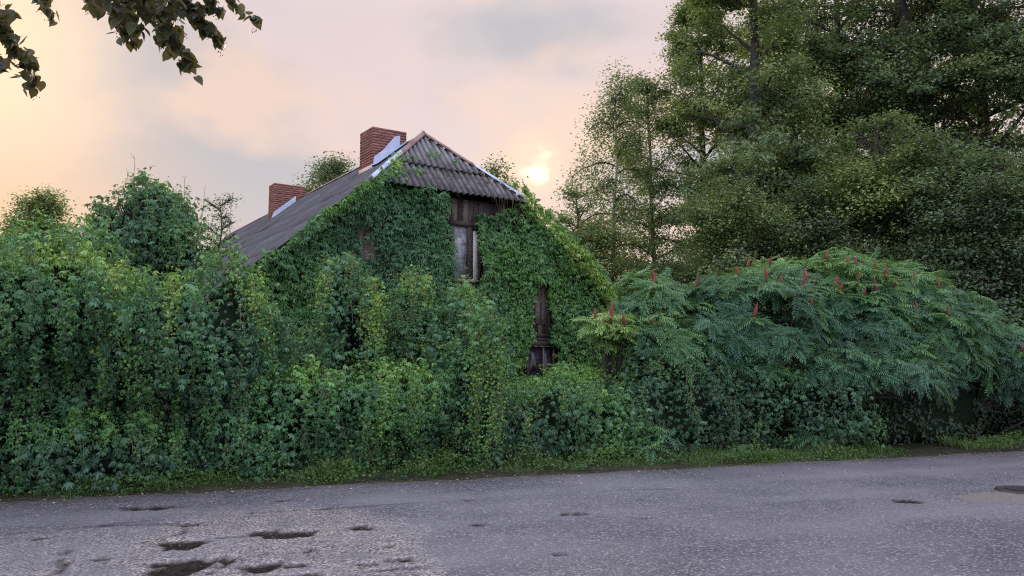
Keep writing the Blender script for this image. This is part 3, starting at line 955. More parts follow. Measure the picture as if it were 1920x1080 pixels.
# horizontal weathered boards nailed above the lower window
for q in range(2):
    box('plank', wall, wins[1][0] - .06 + rng.uniform(0, .06), wins[1][1] + .05, WT - .035, WT - .006, 2.30 + q * .105, 2.395 + q * .105, M_wood)
box('plank', wall, hs(1014, WT, 3.2), hs(1024, WT, 3.2), WT - .034, WT - .005, 2.75, 4.02, M_woodp, label='tall grey weathered board')
box('plank', wall, hs(1003, WT, 3.0), hs(1012, WT, 3.0), WT - .034, WT - .005, 2.75, 3.45, M_woodp)
# other walls of the house: log walls on the long sides and the far gable
for side in (-1, 1):
    sw = link('side_wall', None, house)
    for q in range(14):
        box('log', sw, side * 5.15 - .09, side * 5.15 + .09, WT + .03, 20.2, .25 + q * .2, .25 + q * .2 + .19, M_wood, .03)
V = [(-5.2, 20.2, .2), (5.2, 20.2, .2), (5.2, 20.2, 3.2), (0, 20.2, ZR - .1), (-5.2, 20.2, 3.2)]
V2 = [(a_, b_ + .15, c_) for a_, b_, c_ in V]
me = bpy.data.meshes.new('rear_wall'); me.from_pydata(V + V2, [], [(0, 1, 2, 3, 4), (9, 8, 7, 6, 5)] + [(i_, (i_ + 1) % 5, (i_ + 1) % 5 + 5, i_ + 5) for i_ in range(5)])
me.materials.append(M_wood); link('rear_wall', me, house)
box('foundation', house, -5.22, 5.22, WT - .03, 20.3, -.02, .34, M_mortar)
box('ceiling', house, -5.0, 5.0, WT + .2, 20, 2.9, 2.98, M_wood)

# upper window
def window(x0, x1, z0, z1, upper):
    w = link('window', None, house, label='tall attic window with curtain and one strip of white frame' if upper else 'dark ground floor window below weathered boards')
    f = .055
    box('frame', w, x0 - .02, x0 + f, WT - .03, WT + .05, z0, z1, M_wood)
    box('frame', w, x1 - (0 if upper else f * .5), x1 + .03, WT - .03, WT + .05, z0, z1, M_wood)
    box('lintel', w, x0 - .06, x1 + .06, WT - .05, WT + .04, z1 + .002, z1 + .12, M_wood)
    box('sill', w, x0 - .05, x1 + .05, WT - .08, WT + .04, z0 - .06, z0 - .002, M_woodp)
    if upper:
        ma, mb, sa, sb_ = hs(876, WT, 4.5), hs(885, WT, 4.5), hs(886.5, WT, 4.5), hs(895, WT, 4.5)
        box('mullion', w, ma, mb, WT - .036, WT + .03, z0 + .002, z1 - .002, M_wood)
        box('sash', w, sa, sb_, WT - .025, WT + .02, z0 + .004, z1 - .10, M_white, label='white painted sash edge')
        box('pane', w, x0 + f + .002, ma - .002, WT + .02, WT + .026, z0 + .01, z1 - .01, M_glass)
        # folded curtain
        xs = np.linspace(x0 + f, ma + .02, 26); ys = WT + .10 + .018 * np.sin(np.linspace(0, 26, 26)); V = []
        zs = np.linspace(z0, z1 - .12, 6)
        for z_ in zs:
            for a_, b_ in zip(xs, ys): V.append((a_, b_ + .01 * math.sin(z_ * 9 + a_ * 4), z_))
        Q = [(r_ * 26 + c_, r_ * 26 + c_ + 1, r_ * 26 + c_ + 27, r_ * 26 + c_ + 26) for r_ in range(5) for c_ in range(25)]
        link('curtain', np_mesh('curtain', V, Q, [M_cloth], smooth_=True), w)
    else:
        xm = x0 + .62 * (x1 - x0)
        box('mullion', w, xm - .02, xm + .02, WT - .01, WT + .03, z0 + .002, z1 - .002, M_woodp)
        box('pane', w, x0 + f + .002, xm - .022, WT + .015, WT + .02, z0 + .01, z1 - .01, M_glassd)
        box('pane', w, xm + .022, x1 - f * .5 - .002, WT + .015, WT + .02, z0 + .01, z1 - .01, M_glassd)
        for q in range(9):   # scalloped trim
            a_ = x0 + (x1 - x0) * q / 9
            box('trim', w, a_ + .005, a_ + .085, WT - .055, WT - .052 + .004, z1 - .03 + .015 * (q % 2), z1 + .0, M_woodp)
window(*wins[0][:2], wins[0][2], wins[0][3], True)
window(*wins[1][:2], wins[1][2], wins[1][3], False)


def brick_chimney(s0, s1, t0, t1, zb, zt, white=False):
    ch = link('chimney', None, house, label='red brick chimney ' + ('nearer the gable' if white else 'farther along the ridge'))
    g_ = .010
    box('mortar_core', ch, s0 + g_, s1 - g_, t0 + g_, t1 - g_, zb, zt - .012, M_mortar)
    box('flue', ch, s0 + .28, s1 - .28, t0 + .25, t1 - .25, zt - .01, zt + .004, M_core)  # near-black plate stands in for the shaded flue opening
    h, gp, th = .0645, .0105, .12
    me_cache = {}
    z = zt - h; row = 0
    while z > zb:
        for (ax, c0, c1, fixed0, fixed1) in (('x', s0, s1, t0, t0 + th), ('x', s0, s1, t1 - th, t1), ('y', t0 + th + gp, t1 - th - gp, s0, s0 + th), ('y', t0 + th + gp, t1 - th - gp, s1 - th, s1)):
            ln = c1 - c0; full = .25
            cuts = [c0]; first = full if row % 2 == 0 else full * .5
            if ax == 'y': first = full * .5 if row % 2 == 0 else full * .98
            p = c0 + first
            while p < c1 - .07: cuts.append(p); p += full + gp
            cuts.append(c1 + gp)
            for a_, b_ in zip(cuts[:-1], cuts[1:]):
                b2 = b_ - gp
                if b2 - a_ < .04: continue
                key = (ax, round(b2 - a_, 3))
                if key not in me_cache:
                    l2 = (b2 - a_) / 2
                    V, Q = box_arr(-l2, l2, -th / 2, th / 2, 0, h) if ax == 'x' else box_arr(-th / 2, th / 2, -l2, l2, 0, h)
                    me_cache[key] = np_mesh('brick', V, Q, [M_brick])
                cx_, cy_ = ((a_ + b2) / 2, (fixed0 + fixed1) / 2) if ax == 'x' else ((fixed0 + fixed1) / 2, (a_ + b2) / 2)
                o = link('brick', me_cache[key], ch, (cx_ + rng.normal(0, .002), cy_ + rng.normal(0, .002), z))
                o.rotation_euler[2] = rng.normal(0, .006)
        z -= h + gp; row += 1
    return ch

def hs_old(px, t):      # local x at which the column px meets distance t along the house
    k_ = (px - 960) / F / math.cos(PITCH)
    return (HO[0] - math.sin(TH) * t - k_ * (HO[1] + math.cos(TH) * t)) / (-(math.cos(TH)) + k_ * math.sin(TH))
s1c = .02
c1 = brick_chimney(-.98, s1c, 2.62, 3.45, 6.72, 8.02, True)
box('flashing', c1, -1.02, -.20, 2.56, 2.60, 6.70, 6.98, M_zinc, label='bright metal apron on chimney')
V = []
# tilted bright plates leaning up the brickwork
def plate(parent, pts, th=.012, label=None):
    pts = np.array(pts, float); n_ = np.cross(pts[1] - pts[0], pts[2] - pts[0]); n_ = n_ / np.linalg.norm(n_) * th
    V = np.vstack([pts, pts + n_]); k_ = len(pts)
    me = bpy.data.meshes.new('flashing')
    me.from_pydata([tuple(v) for v in V], [], [tuple(range(k_))[::-1], tuple(range(k_, 2 * k_))] + [(i_, (i_ + 1) % k_, (i_ + 1) % k_ + k_, i_ + k_) for i_ in range(k_)])
    me.materials.append(M_zinc); return link('flashing', me, parent, label=label)
def rz_(s): return ZR - SL * abs(s)
plate(c1, [(-1.00, 2.54, rz_(1.0) + .03), (-.22, 2.54, rz_(.22) + .04), (-.20, 2.57, rz_(.2) + .36), (-.34, 2.58, rz_(.3) + .42), (-.72, 2.58, rz_(.7) + .28), (-.95, 2.57, rz_(.95) + .30)])
plate(c1, [(-1.02, 2.2, rz_(1.02) + .07), (-.1, 2.2, rz_(.1) + .07), (-.1, 2.60, rz_(.1) + .09), (-1.02, 2.60, rz_(1.02) + .09)])
box('plaster', c1, -1.0, -.975, 2.61, 3.46, 6.74, 6.98, M_plaster)
c2 = brick_chimney(-1.10, .0, 10.6, 11.2, 6.62, 8.02)
plate(c2, [(-1.2, 10.54, rz_(1.2) + .03), (-.35, 10.54, rz_(.35) + .04), (-.33, 10.57, rz_(.35) + .26), (-1.1, 10.57, rz_(1.15) + .26)])

# ------------------------------------------------------------------ creeper on the gable
def house_creeper():
    ro = root('creeper', tuple(HW(0, -.1, 0)), 'dense creeper climbing the whole gable and rake edges of the old house', 'creeper')
    parts = []; P_, N_, T_ = [], [], []
    n = 46000
    s = rng.uniform(-6.0, 6.3, n); z = rng.uniform(.3, 7.0, n)
    base_t = .20 - .20 * np.clip(1 - (ZR - SL * np.abs(s) - z) / .7, 0, 1) * (np.abs(s) > HWD - .1)
    X = HO + uu * s[:, None] + vv * base_t[:, None] + np.array([0, 0, 1.0]) * z[:, None]
    px, py = proj(X)
    wx = (fbm(X, 1.6, 31) * 12 + fbm(X, 6, 32) * 6) * np.where(px > 1000, .55, 1); wy = fbm(X, 1.7, 33) * 9 + fbm(X, 6.5, 34) * 6
    polyL = [(440, 530), (482, 496), (525, 466), (566, 438), (612, 402), (656, 364), (694, 336), (722, 326), (740, 330), (764, 350), (800, 358), (835, 366), (843, 420), (848, 470), (850, 530), (870, 560), (870, 760), (440, 760)]
    polyR = [(868, 545), (893, 515), (891, 420), (888, 404), (910, 394), (968, 390), (978, 368), (986, 355), (1002, 366), (1020, 392), (1045, 420), (1072, 445), (1105, 478), (1140, 512), (1162, 548), (1180, 600), (1180, 760), (868, 760)]
    hole1 = [(672, 422), (703, 418), (706, 478), (676, 480)]
    hole2 = [(1008, 530), (1028, 533), (1030, 600), (1030, 636), (1044, 650), (1046, 705), (984, 705), (985, 650), (998, 636), (997, 590), (998, 566)]
    ins = (poly_mask(px + wx, py + wy, polyL) | poly_mask(px + wx, py + wy, polyR))
    ins &= ~poly_mask(px + wx * .3, py + wy * .3, hole2)
    ins &= ~(poly_mask(px + wx * .6, py + wy * .6, hole1) & (rng.uniform(0, 1, n) < .8))
    ins &= ~((px > 846) & (px < 896) & (py > 360) & (py < 508) & (rng.uniform(0, 1, n) < .95))
    ins &= rng.uniform(0, 1, n) < np.clip(1.2 + fbm(X, 2.1, 35) * .6, .35, 1)
    X = X[ins]; px = px[ins]; py = py[ins]; s = s[ins]
    out_ = -vv
    rake = np.clip(1 - np.abs((ZR - SL * np.abs(s) - X[:, 2])) / .5, 0, 1)
    bump = (.12 + .16 * fbm(X, 1.3, 36) + .10 * np.abs(fbm(X, 3.2, 37))) + rake * .12
    dep = rng.exponential(.06, len(X))
    X = X + out_ * (bump - dep)[:, None]
    k = rake > .2; X[k] += np.array([0, 0, 1.0]) * rng.uniform(0, .12, (k.sum(), 1))
    nn = nrm(out_ * .75 + np.array([0, 0, .42]) + rng.normal(0, .38, X.shape)); tt = nrm(np.array([0, 0, -1.0]) + rng.normal(0, .42, X.shape) + out_ * .25)
    Rn = frames(nn, tt); S = rng.uniform(.055, .135, len(X)) * np.where(px < 850, 1.0, .95)
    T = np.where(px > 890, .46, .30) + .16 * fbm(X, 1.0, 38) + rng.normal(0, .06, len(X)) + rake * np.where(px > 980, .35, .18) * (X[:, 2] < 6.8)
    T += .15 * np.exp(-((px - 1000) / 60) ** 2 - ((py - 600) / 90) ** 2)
    T = np.clip(T, 0, 1)
    vis = (py < 700) & (px > 470) & (px < 1170)
    sc = dep + rng.uniform(0, .1, len(X)) + (~vis) * 9; idx = np.argsort(sc)[:300]; sel = np.zeros(len(X), bool); sel[idx] = True
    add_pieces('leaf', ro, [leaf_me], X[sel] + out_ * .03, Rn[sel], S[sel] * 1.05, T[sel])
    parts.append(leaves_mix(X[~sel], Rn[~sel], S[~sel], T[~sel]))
    # growth on the hip roof: green tuft at the left hip, little tufts and dry strands on the sheets
    def hipp(px_, py_):
        d = ray(px_, py_); n_ = np.cross(uu, HW(0, 0, ZH) - HW(0, T0, ZR)); k_ = ((HW(0, T0, ZR) - CAM) @ n_) / (d @ n_); return CAM + d * k_
    for (cx, cy, sx, sy, cnt, tn) in ((742, 312, 11, 14, 170, .80), (742, 330, 14, 8, 60, .35), (812, 296, 14, 4, 40, .6), (852, 307, 5, 4, 18, .5), (782, 326, 10, 4, 26, .6), (962, 352, 14, 4, 50, .62), (770, 300, 14, 3, 24, .4)):
        pts = []
        for _ in range(cnt):
            q = hipp(cx + rng.normal(0, sx * .6), cy + rng.normal(0, sy * .6)); pts.append(q + np.array([0, 0, rng.uniform(.02, .14)]) + out_ * rng.uniform(0, .1))
        pts = np.array(pts); m_ = len(pts)
        parts.append(scatter(LEAF5L, pts, frames(nrm(out_ + [0, 0, .8] + rng.normal(0, .5, (m_, 3))), nrm(rng.normal(0, .6, (m_, 3)) + [0, 0, -.8])), rng.uniform(.04, .085, m_), np.clip(tn + rng.normal(0, .1, m_), 0, 1)))
    put('foliage', ro, join(parts), [M_creep])
    stems = []
    for _ in range(46):
        cx, cy = rng.uniform(765, 955), 0; cy = rng.uniform(305, 330) + (cx - 765) * .14
        q = hipp(cx, cy) + np.array([0, 0, .05])
        pth = [q]
        d = np.array([rng.normal(0, .8), -.4, 0])
        for _k in range(8):
            cx += rng.normal(2.0, 5); cy += rng.uniform(-1.5, 4.5)
            pth.append(hipp(cx, cy) + np.array([0, 0, rng.uniform(.05, .09)]))
        stems.append(tube(pth, .007, .003, 3))
    for _ in range(16):      # strands hanging from the hip eave on the right
        cx = rng.uniform(905, 975); s_ = (cx - 840) / 66.; q = HW(np.clip(s_, .6, 2.05), -.12, ZH - .02)
        stems.append(tube(arc(q, [rng.normal(0, .05), 0, -1], rng.uniform(.15, .65), 7, wob=.07), .006, .003, 3))
    for _ in range(40):      # strands on the wall
        s_ = rng.uniform(-4, 4); z_ = rng.uniform(2.5, min(ZR - SL * abs(s_) - .4, ZH - .3))
        q = HW(s_, WT - .14, z_)
        stems.append(tube(arc(q, [rng.normal(0, .15), 0, -1], rng.uniform(.5, 1.6), 12, wob=.06), .007, .004, 3))
    put('vine_stem', ro, join(stems), [M_vine])
house_creeper()

# ------------------------------------------------------------------ hedges and mounds of creeper along the road
def hb(ac, bc, ha, hbb, zt, zb=-.05, p=3.5):
    c_ = E(ac, bc); h = (zt - zb) / 2
    return Blob((c_[0], c_[1], zb + h), (ha, hbb, h), A_, p)

big = [hb(-8.6, 1.50, 1.9, 1.25, 3.15, 1.45, p=2.6), hb(-6.5, 1.35, 1.5, 1.25, 3.25, 1.70, p=2.5), hb(-4.75, 1.35, 1.25, 1.05, 2.95, 1.15, p=2.5), hb(-7.4, 1.95, 3.2, 1.0, 2.4, p=4), hb(-4.6, 1.85, 1.2, .85, 2.0, p=3), hb(-3.75, 1.45, .5, .6, 1.9, p=2.5), bl(120, 425, 12.0, .75, .9, .5), bl(430, 478, 11.9, .55, .7, .3), bl(20, 452, 11.2, .6, .8, .3),
       hb(-6.4, .70, 1.9, .45, .85, p=2.5), hb(-8.6, .45, 1.9, .55, 1.35, p=2.5)]
low = [hb(-3.0, 1.20, .85, .70, 1.62, .55, p=2.5), hb(-1.6, 1.20, .95, .70, 1.64, .50, p=2.5), hb(-2.3, 1.45, 1.7, .60, 1.3, p=3.5), hb(-3.6, .95, .7, .55, 1.1, p=2.5)]
mA = [bl(648, 468, 13.1, .40, .5, .9), bl(688, 515, 12.85, .26, .35, .7), bl(655, 560, 13.2, .45, .4, .2), bl(578, 622, 13.0, .50, .5, .1)]
mB = [bl(778, 508, 13.8, .38, .5, 1.3), bl(770, 585, 13.7, .5, .45, .1)]
mC = [bl(868, 532, 13.7, .38, .5, 1.2), bl(840, 612, 13.5, .45, .45, .1)]
mD = [bl(908, 574, 12.9, .32, .45, 1.1), bl(922, 650, 12.75, .24, .35, .0, p=3), bl(872, 645, 13.0, .33, .4, .1)]
lowR = [hb(1.25, 1.5, 1.5, .8, 1.36, p=3), bl(1040, 708, 14.4, .8, .6, .0), bl(1140, 716, 14.2, .6, .6, .0)]
tower = [bl(292, 340, 14.6, .82, .9, .5, p=3), bl(340, 410, 14.3, .55, .7, .5), bl(205, 372, 14.6, .5, .6, .5)]

creeper('creeper_hedge', 'tall dark wall of creeper with trailing runners, longest hedge along the road', 'hedge', big, dens=300, leaf=.088, tint=.25, seed=1, amp=.17,
        runners=[(215, 500, 640, .85, 1.5), (322, 500, 705, .80, 1.2), (190, 640, 740, .8, .8), (238, 560, 760, .55, 1), (455, 560, 860, .35, .6), (120, 560, 700, .3, .7), (500, 520, 700, .75, 1.6), (262, 480, 560, .6, 1.2), (390, 480, 600, .35, 1), (60, 700, 800, .3, 1),
                 (480, 490, 640, .8, 1.6), (440, 470, 560, .7, 1.2), (340, 455, 520, .75, 1.4), (520, 560, 760, .55, 1.2)],
        shoots=70, holes=.6, top_tint=.50, shag=.08, strands=60,
        yellow=[(330, 480, 70, 22, .22), (60, 470, 90, 20, .28), (485, 540, 25, 60, .35), (225, 520, 22, 45, .3), (40, 870, 120, 60, .10), (250, 800, 200, 60, .06)], others=low[:1])
creeper('creeper_hedge', 'low dark green creeper hedge along the grass, beneath the creeper mounds', 'hedge', low, dens=330, leaf=.082, tint=.30, seed=2, amp=.12, others=mD,
        runners=[(718, 680, 860, .7, 1.3), (690, 760, 880, .45, 1.2), (735, 690, 800, .6, .9), (600, 720, 850, .3, .6), (830, 700, 860, .35, .7)], shoots=30, holes=.45, top_tint=.35, shag=.05, strands=24)
creeper('creeper_mound', 'tallest creeper mound in front of the gable, with drooping yellow-green side', 'creeper mound', mA, dens=330, leaf=.080, tint=.30, seed=3, n_pieces=200, core=.26,
        runners=[(700, 500, 660, .85, 1.6), (712, 540, 660, .8, 1.2), (690, 560, 700, .7, 1.4), (600, 500, 620, .85, 1.4), (612, 490, 560, .9, 1.5), (560, 580, 640, .8, 1.2), (540, 590, 640, .8, 1.4), (650, 470, 560, .5, 1)], shoots=45, top_tint=.35, others=low[:1], shag=.08,
        yellow=[(600, 540, 22, 45, .4), (705, 580, 16, 70, .4), (535, 600, 25, 25, .4)], holes=.35)
creeper('creeper_mound', 'creeper mound with limp yellow-green crest below the attic window', 'creeper mound', mB, dens=330, leaf=.078, tint=.30, seed=4, n_pieces=200, core=.24,
        runners=[(770, 515, 580, .8, 1.4), (800, 520, 600, .75, 1.3), (745, 540, 620, .7, 1.1)], shoots=50, top_tint=.4, others=mA + mC + low[:1], yellow=[(780, 525, 50, 22, .3)], shag=.08)
creeper('creeper_mound', 'rounded creeper mound just right of the attic window, mid green', 'creeper mound', mC, dens=330, leaf=.078, tint=.27, seed=5, n_pieces=200, core=.24,
        runners=[(890, 540, 600, .65, 1.2)], shoots=30, top_tint=.35, others=mB + mD + low[:1], shag=.06, yellow=[(890, 550, 30, 18, .25)])
creeper('creeper_pillar', 'creeper-clad pillar reaching down to the grass, veiled by pale runners', 'creeper pillar', mD, dens=330, leaf=.078, tint=.28, seed=6, n_pieces=200, core=.2,
        runners=[(895, 620, 870, .68, 1.5), (925, 640, 850, .72, 1.7), (940, 660, 840, .6, 1.3), (880, 760, 870, .7, 1.3), (910, 590, 720, .55, 1.6), (935, 600, 700, .5, 1.4)], shoots=34, top_tint=.3, others=mC + low[:1], shag=.06)
creeper('creeper_hedge', 'low loose creeper hedge under the ground floor window', 'hedge', lowR, dens=300, leaf=.080, tint=.30, seed=7, amp=.16, n_pieces=260,
        runners=[(1010, 720, 800, .45, 1), (1100, 720, 800, .5, 1)], shoots=22, holes=.5, top_tint=.35, shag=.06, strands=14, yellow=[(1000, 715, 70, 16, .15), (1120, 730, 50, 25, .15)])
creeper('creeper_tower', 'dead tree wrapped in creeper rising behind the tall hedge', 'creeper tower', tower, dens=260, leaf=.090, tint=.22, seed=8, amp=.15, n_pieces=200, core=.22, back=-2,
        runners=[(300, 420, 460, .6, 1), (375, 400, 470, .5, 1.2)], shoots=90, holes=.6, top_tint=.3, shag=.12, yellow=[(330, 450, 50, 22, .25), (260, 345, 60, 16, .15)], zmin=1.0)
under = [hb(3.4, 1.6, 1.3, .8, 1.75, p=2.6), hb(4.6, 1.8, .9, .7, 1.35, p=2.2), hb(5.6, 1.5, .8, .7, 1.75, p=2.2), hb(6.6, 1.3, .8, .7, 1.5, p=2.2), hb(7.15, 1.0, .55, .6, 1.65, p=2.3), bl(1186, 590, 14.8, .20, .3, .0, p=3)]
creeper('creeper_hedge', 'shaded creeper thicket under the sumac canopy, bright green at its road end', 'hedge', under, dens=260, leaf=.072, tint=.18, seed=9, amp=.2, n_pieces=300,
        runners=[(1650, 740, 850, .5, 1.4), (1670, 760, 840, .5, 1.3), (1300, 700, 800, .5, .8)], shoots=50, holes=.7, top_tint=.2, shag=.1, yellow=[(1660, 790, 35, 60, .35), (1440, 690, 60, 20, .35), (1270, 680, 40, 20, .3), (1590, 850, 60, 14, .2)])

# bare twigs above the hedge
def twigs(label, spots, mat=M_twig, h=(.5, 1.1)):
    c_ = P(*spots[0]); ro = root('bare_sapling', (c_[0], c_[1], 0), label, 'sapling')
    for (px_, py_, Y_) in spots:
        top = P(px_, py_, Y_); b_ = np.array([top[0] + rng.normal(0, .12), Y_, 0.0]); parts = []
        pts = np.linspace(b_, top, 14) + np.cumsum(rng.normal(0, .02, (14, 3)), 0) * [1, 1, .2]
        parts.append(tube(pts, .018, .003, 4))
        for k_ in range(5, 14):
            for _ in range(2):
                s_ = arc(pts[k_], [rng.normal(0, .7), rng.normal(0, .7), rng.uniform(.2, 1.0)], rng.uniform(.12, .4) * (1.2 - k_ / 16), 5, wob=.2); parts.append(tube(s_, .004, .0015, 3))
        put('stem', ro, join(parts), [mat], kind=None)
twigs('thin bare saplings poking above the tall hedge beside the roof foot', [(385, 352, 15.5), (432, 378, 15.0), (350, 335, 15.2)])
twigs('wispy bare shoots rising from the crown of the creeper tower', [(262, 300, 14.8), (245, 322, 14.7)])

# ------------------------------------------------------------------ sumac
def seed_cone_mesh():
    n, m_ = 9, 8; V, T = [], []
    for i_ in range(n):
        s = i_ / (n - 1); r_ = .034 * (math.sin(math.pi * min(s * .86 + .12, 1)) ** .7) * (1 - .45 * s)
        for j_ in range(m_):
            a_ = 2 * math.pi * j_ / m_ + i_ * .3; k_ = 1 + .16 * ((i_ + j_) % 2)
            V.append((r_ * k_ * math.cos(a_), r_ * k_ * math.sin(a_), .20 * s))
    V.append((0, 0, .215)); V.append((0, 0, -.05))
    for i_ in range(n - 1):
        for j_ in range(m_):
            a_ = i_ * m_ + j_; b_ = i_ * m_ + (j_ + 1) % m_; T += [(a_, b_, b_ + m_), (a_, b_ + m_, a_ + m_)]
    for j_ in range(m_):
        T.append(((n - 1) * m_ + j_, (n - 1) * m_ + (j_ + 1) % m_, n * m_)); T.append(((j_ + 1) % m_, j_, n * m_ + 1))
    return np_mesh('seed_head', V, T, [M_seed], smooth_=True)
CONE = seed_cone_mesh()


def sumac(label, blobs, dens, base_ab, cones=(), L0=.37, tint=.42, seed=1, n_stems=9, n_pieces=300, zmin=.5, per=10, others=(), yellow=()):
    global rng
    rng = np.random.default_rng(4000 + seed)
    b_ = E(*base_ab); ro = root('sumac_shrub', tuple(b_), label, 'shrub', 'staghorn sumacs along the verge')
    tips, nrs = [], []
    for k_, B_ in enumerate(blobs):
        X, n_ = B_.sample(dens); keep = (n_[:, 2] > -.55) & (X[:, 2] > zmin) & ((n_ * nrm(CAM - X)).sum(1) > -.45)
        for q in list(blobs) + list(others):
            if q is not B_: keep &= q.f(X) > .8
        tips.append(X[keep]); nrs.append(n_[keep])
    X = np.concatenate(tips); n_ = np.concatenate(nrs)
    if len(X) < 4:      # a sapling always carries a few whorls
        B_ = blobs[0]; k_ = 4; az = np.arange(k_) * 1.7; n_ = nrm(np.stack([np.cos(az) * .6, np.sin(az) * .6, np.full(k_, .8)], 1)); X = B_.c + n_ * B_.r * .9
    X = X + n_ * (fbm(X, 1.3, seed + 60) * .34 - rng.exponential(.18, len(X)))[:, None]
    for (cx, cy) in cones:
        h_ = hit(cx, cy + 10, blobs, grow=1.03)
        if h_ is None:
            h_ = hit(cx, cy + 26, blobs, grow=1.08)
        if h_ is None: continue
        o = link('seed_head', CONE, ro, tuple(h_ + [0, 0, .02] - b_)); o.rotation_euler = (rng.normal(0, .16), rng.normal(0, .16), rng.uniform(0, 6)); sc_ = rng.uniform(.85, 1.2); o.scale = (sc_, sc_, sc_ * rng.uniform(.9, 1.15))
        X = np.vstack([X, h_[None]]); n_ = np.vstack([n_, [[0, -.2, 1]]])
    # fronds in whorls
    Xf, Rf, Sf, Tf, Wf = [], [], [], [], []
    ct = np.clip(tint + .20 * fbm(X, .8, seed + 7) + rng.normal(0, .08, len(X)) + .30 * np.clip(n_[:, 2], 0, 1) ** 2, 0, 1)  # upward-facing whorls tinted paler, top light put into the leaf colour
    px, py = proj(X)
    for (yx, yy, rx, ry, amt) in yellow: ct += amt * np.exp(-((px - yx) / rx) ** 2 - ((py - yy) / ry) ** 2)
    for i_ in range(len(X)):
        m_ = rng.integers(per - 3, per + 3); az = rng.uniform(0, 6.28) + np.arange(m_) * 2.4
        ax = nrm(n_[i_] * .55 + np.array([0, 0, .8])); h1 = nrm(np.cross(ax, [.3, .2, 1.])); h2 = np.cross(ax, h1)
        el = rng.uniform(-.35, .95, m_)
        d = np.cos(el)[:, None] * (np.cos(az)[:, None] * h1 + np.sin(az)[:, None] * h2) + np.sin(el)[:, None] * ax
        up = nrm(ax + rng.normal(0, .35, (m_, 3)) + n_[i_] * .35)
        Xf.append(np.repeat(X[i_][None], m_, 0) + d * .02 - ax * rng.uniform(0, .10, m_)[:, None]); Rf.append(frames(up, d)); Sf.append(L0 * rng.uniform(.65, 1.2, m_)); Tf.append(ct[i_] + rng.normal(0, .05, m_)); Wf.append(rng.integers(0, len(FRONDS), m_))
    Xf = np.concatenate(Xf); Rf = np.concatenate(Rf); Sf = np.concatenate(Sf); Tf = np.clip(np.concatenate(Tf), 0, 1); Wf = np.concatenate(Wf)
    # drooping fronds: frames use up as normal, so tip direction d stays
    mid = Xf + Rf[:, :, 1] * (Sf * .5)[:, None]
    face = np.full(len(Xf), 9.0)
    for B_ in blobs: face = np.minimum(face, -B_.f(mid) * 1.0 + 2)
    score = face + mid[:, 1] * .08 + rng.uniform(0, .3, len(Xf)); idx = np.argsort(score)[:n_pieces]; sel = np.zeros(len(Xf), bool); sel[idx] = True
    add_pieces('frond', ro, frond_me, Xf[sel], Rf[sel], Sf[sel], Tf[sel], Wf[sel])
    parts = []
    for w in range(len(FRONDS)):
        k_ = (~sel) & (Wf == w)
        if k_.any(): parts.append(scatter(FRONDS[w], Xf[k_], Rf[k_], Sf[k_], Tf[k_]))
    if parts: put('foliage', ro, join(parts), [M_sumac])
    # stems fan out from the base
    order = rng.permutation(len(X))
    groups = np.array_split(order, n_stems)
    cen = np.array([X[g_].mean(0) for g_ in groups if len(g_)])
    ass = np.argmin(((X[:, None] - X[rng.choice(len(X), len(cen), replace=False)][None]) ** 2).sum(2), 1)
    for k_ in range(len(cen)):
        idx = np.where(ass == k_)[0]
        if len(idx) == 0: continue
        c_ = X[idx].mean(0); foot = np.array([b_[0] + (c_[0] - b_[0]) * .55 + rng.normal(0, .1), b_[1] + (c_[1] - b_[1]) * .5, 0.0])
        fork = foot + (c_ - foot) * .55 + [0, 0, -.1]; ps = [tube(np.linspace(foot, fork, 8) + np.cumsum(rng.normal(0, .015, (8, 3)), 0), .035, .022, 6)]
        for q in idx[:26]:
            mid_ = (fork + X[q]) / 2 + [0, 0, -.12]; ps.append(tube(np.array([fork, mid_, X[q]]), .016, .009, 4))
        put('stem', ro, join(ps), [M_bark], kind=None)
    return ro

cone_main = [(1384, 490), (1402, 475), (1443, 472), (1437, 517), (1461, 523), (1415, 584), (1503, 544), (1512, 514), (1527, 526), (1509, 530), (1567, 527), (1574, 542), (1551, 478), (1607, 491), (1609, 518), (1642, 499), (1644, 537), (1621, 544), (1662, 512), (1676, 531), (1714, 520), (1720, 578), (1741, 567), (1761, 529), (1777, 582), (1522, 566), (1590, 484), (1306, 529)]
cone_left = [(1226, 502), (1225, 528), (1116, 572), (1147, 567), (1171, 601), (1162, 612), (1134, 598), (1144, 595), (1222, 600), (1241, 587), (1251, 567)]
cone_right = [(1760, 652), (1864, 642), (1917, 648)]
sm = [bl(1400, 508, 16.2, 1.35, 1.3, 1.35), bl(1520, 478, 17.0, 1.7, 1.6, 1.3), bl(1660, 512, 17.2, 1.6, 1.5, 1.2), bl(1760, 560, 17.4, .95, 1.2, 1.0), bl(1430, 612, 15.7, .95, .8, 1.25), bl(1545, 630, 15.6, .9, .8, 1.05), bl(1660, 640, 15.7, .85, .8, .75), bl(1310, 560, 15.8, .85, .9, 1.5), bl(1600, 560, 16.0, 1.0, .9, 1.3)]
slf = [bl(1215, 515, 15.4, .55, .6, 2.2), bl(1150, 585, 14.9, .55, .6, 1.9), bl(1240, 600, 15.0, .70, .6, 1.65)]
srt = [bl(1865, 605, 17.6, 1.0, 1.1, .55), bl(1965, 630, 17.4, 1.1, 1.1, .2), bl(1770, 640, 17.8, 1.1, .9, .55)]
sumac('widest sumac, broad umbrella crown studded with red upright seed heads', sm, 17, (5.6, 3.6), cone_main, seed=11, n_stems=14, tint=.34, others=slf[:0], zmin=1.25,
      yellow=[(1480, 490, 220, 25, .12)])
sumac('yellower small-crowned sumac beside the gable, red seed heads crowded at its left edge', slf, 21, (2.9, 2.6), cone_left, seed=12, n_stems=6, L0=.37, tint=.56, zmin=1.5)
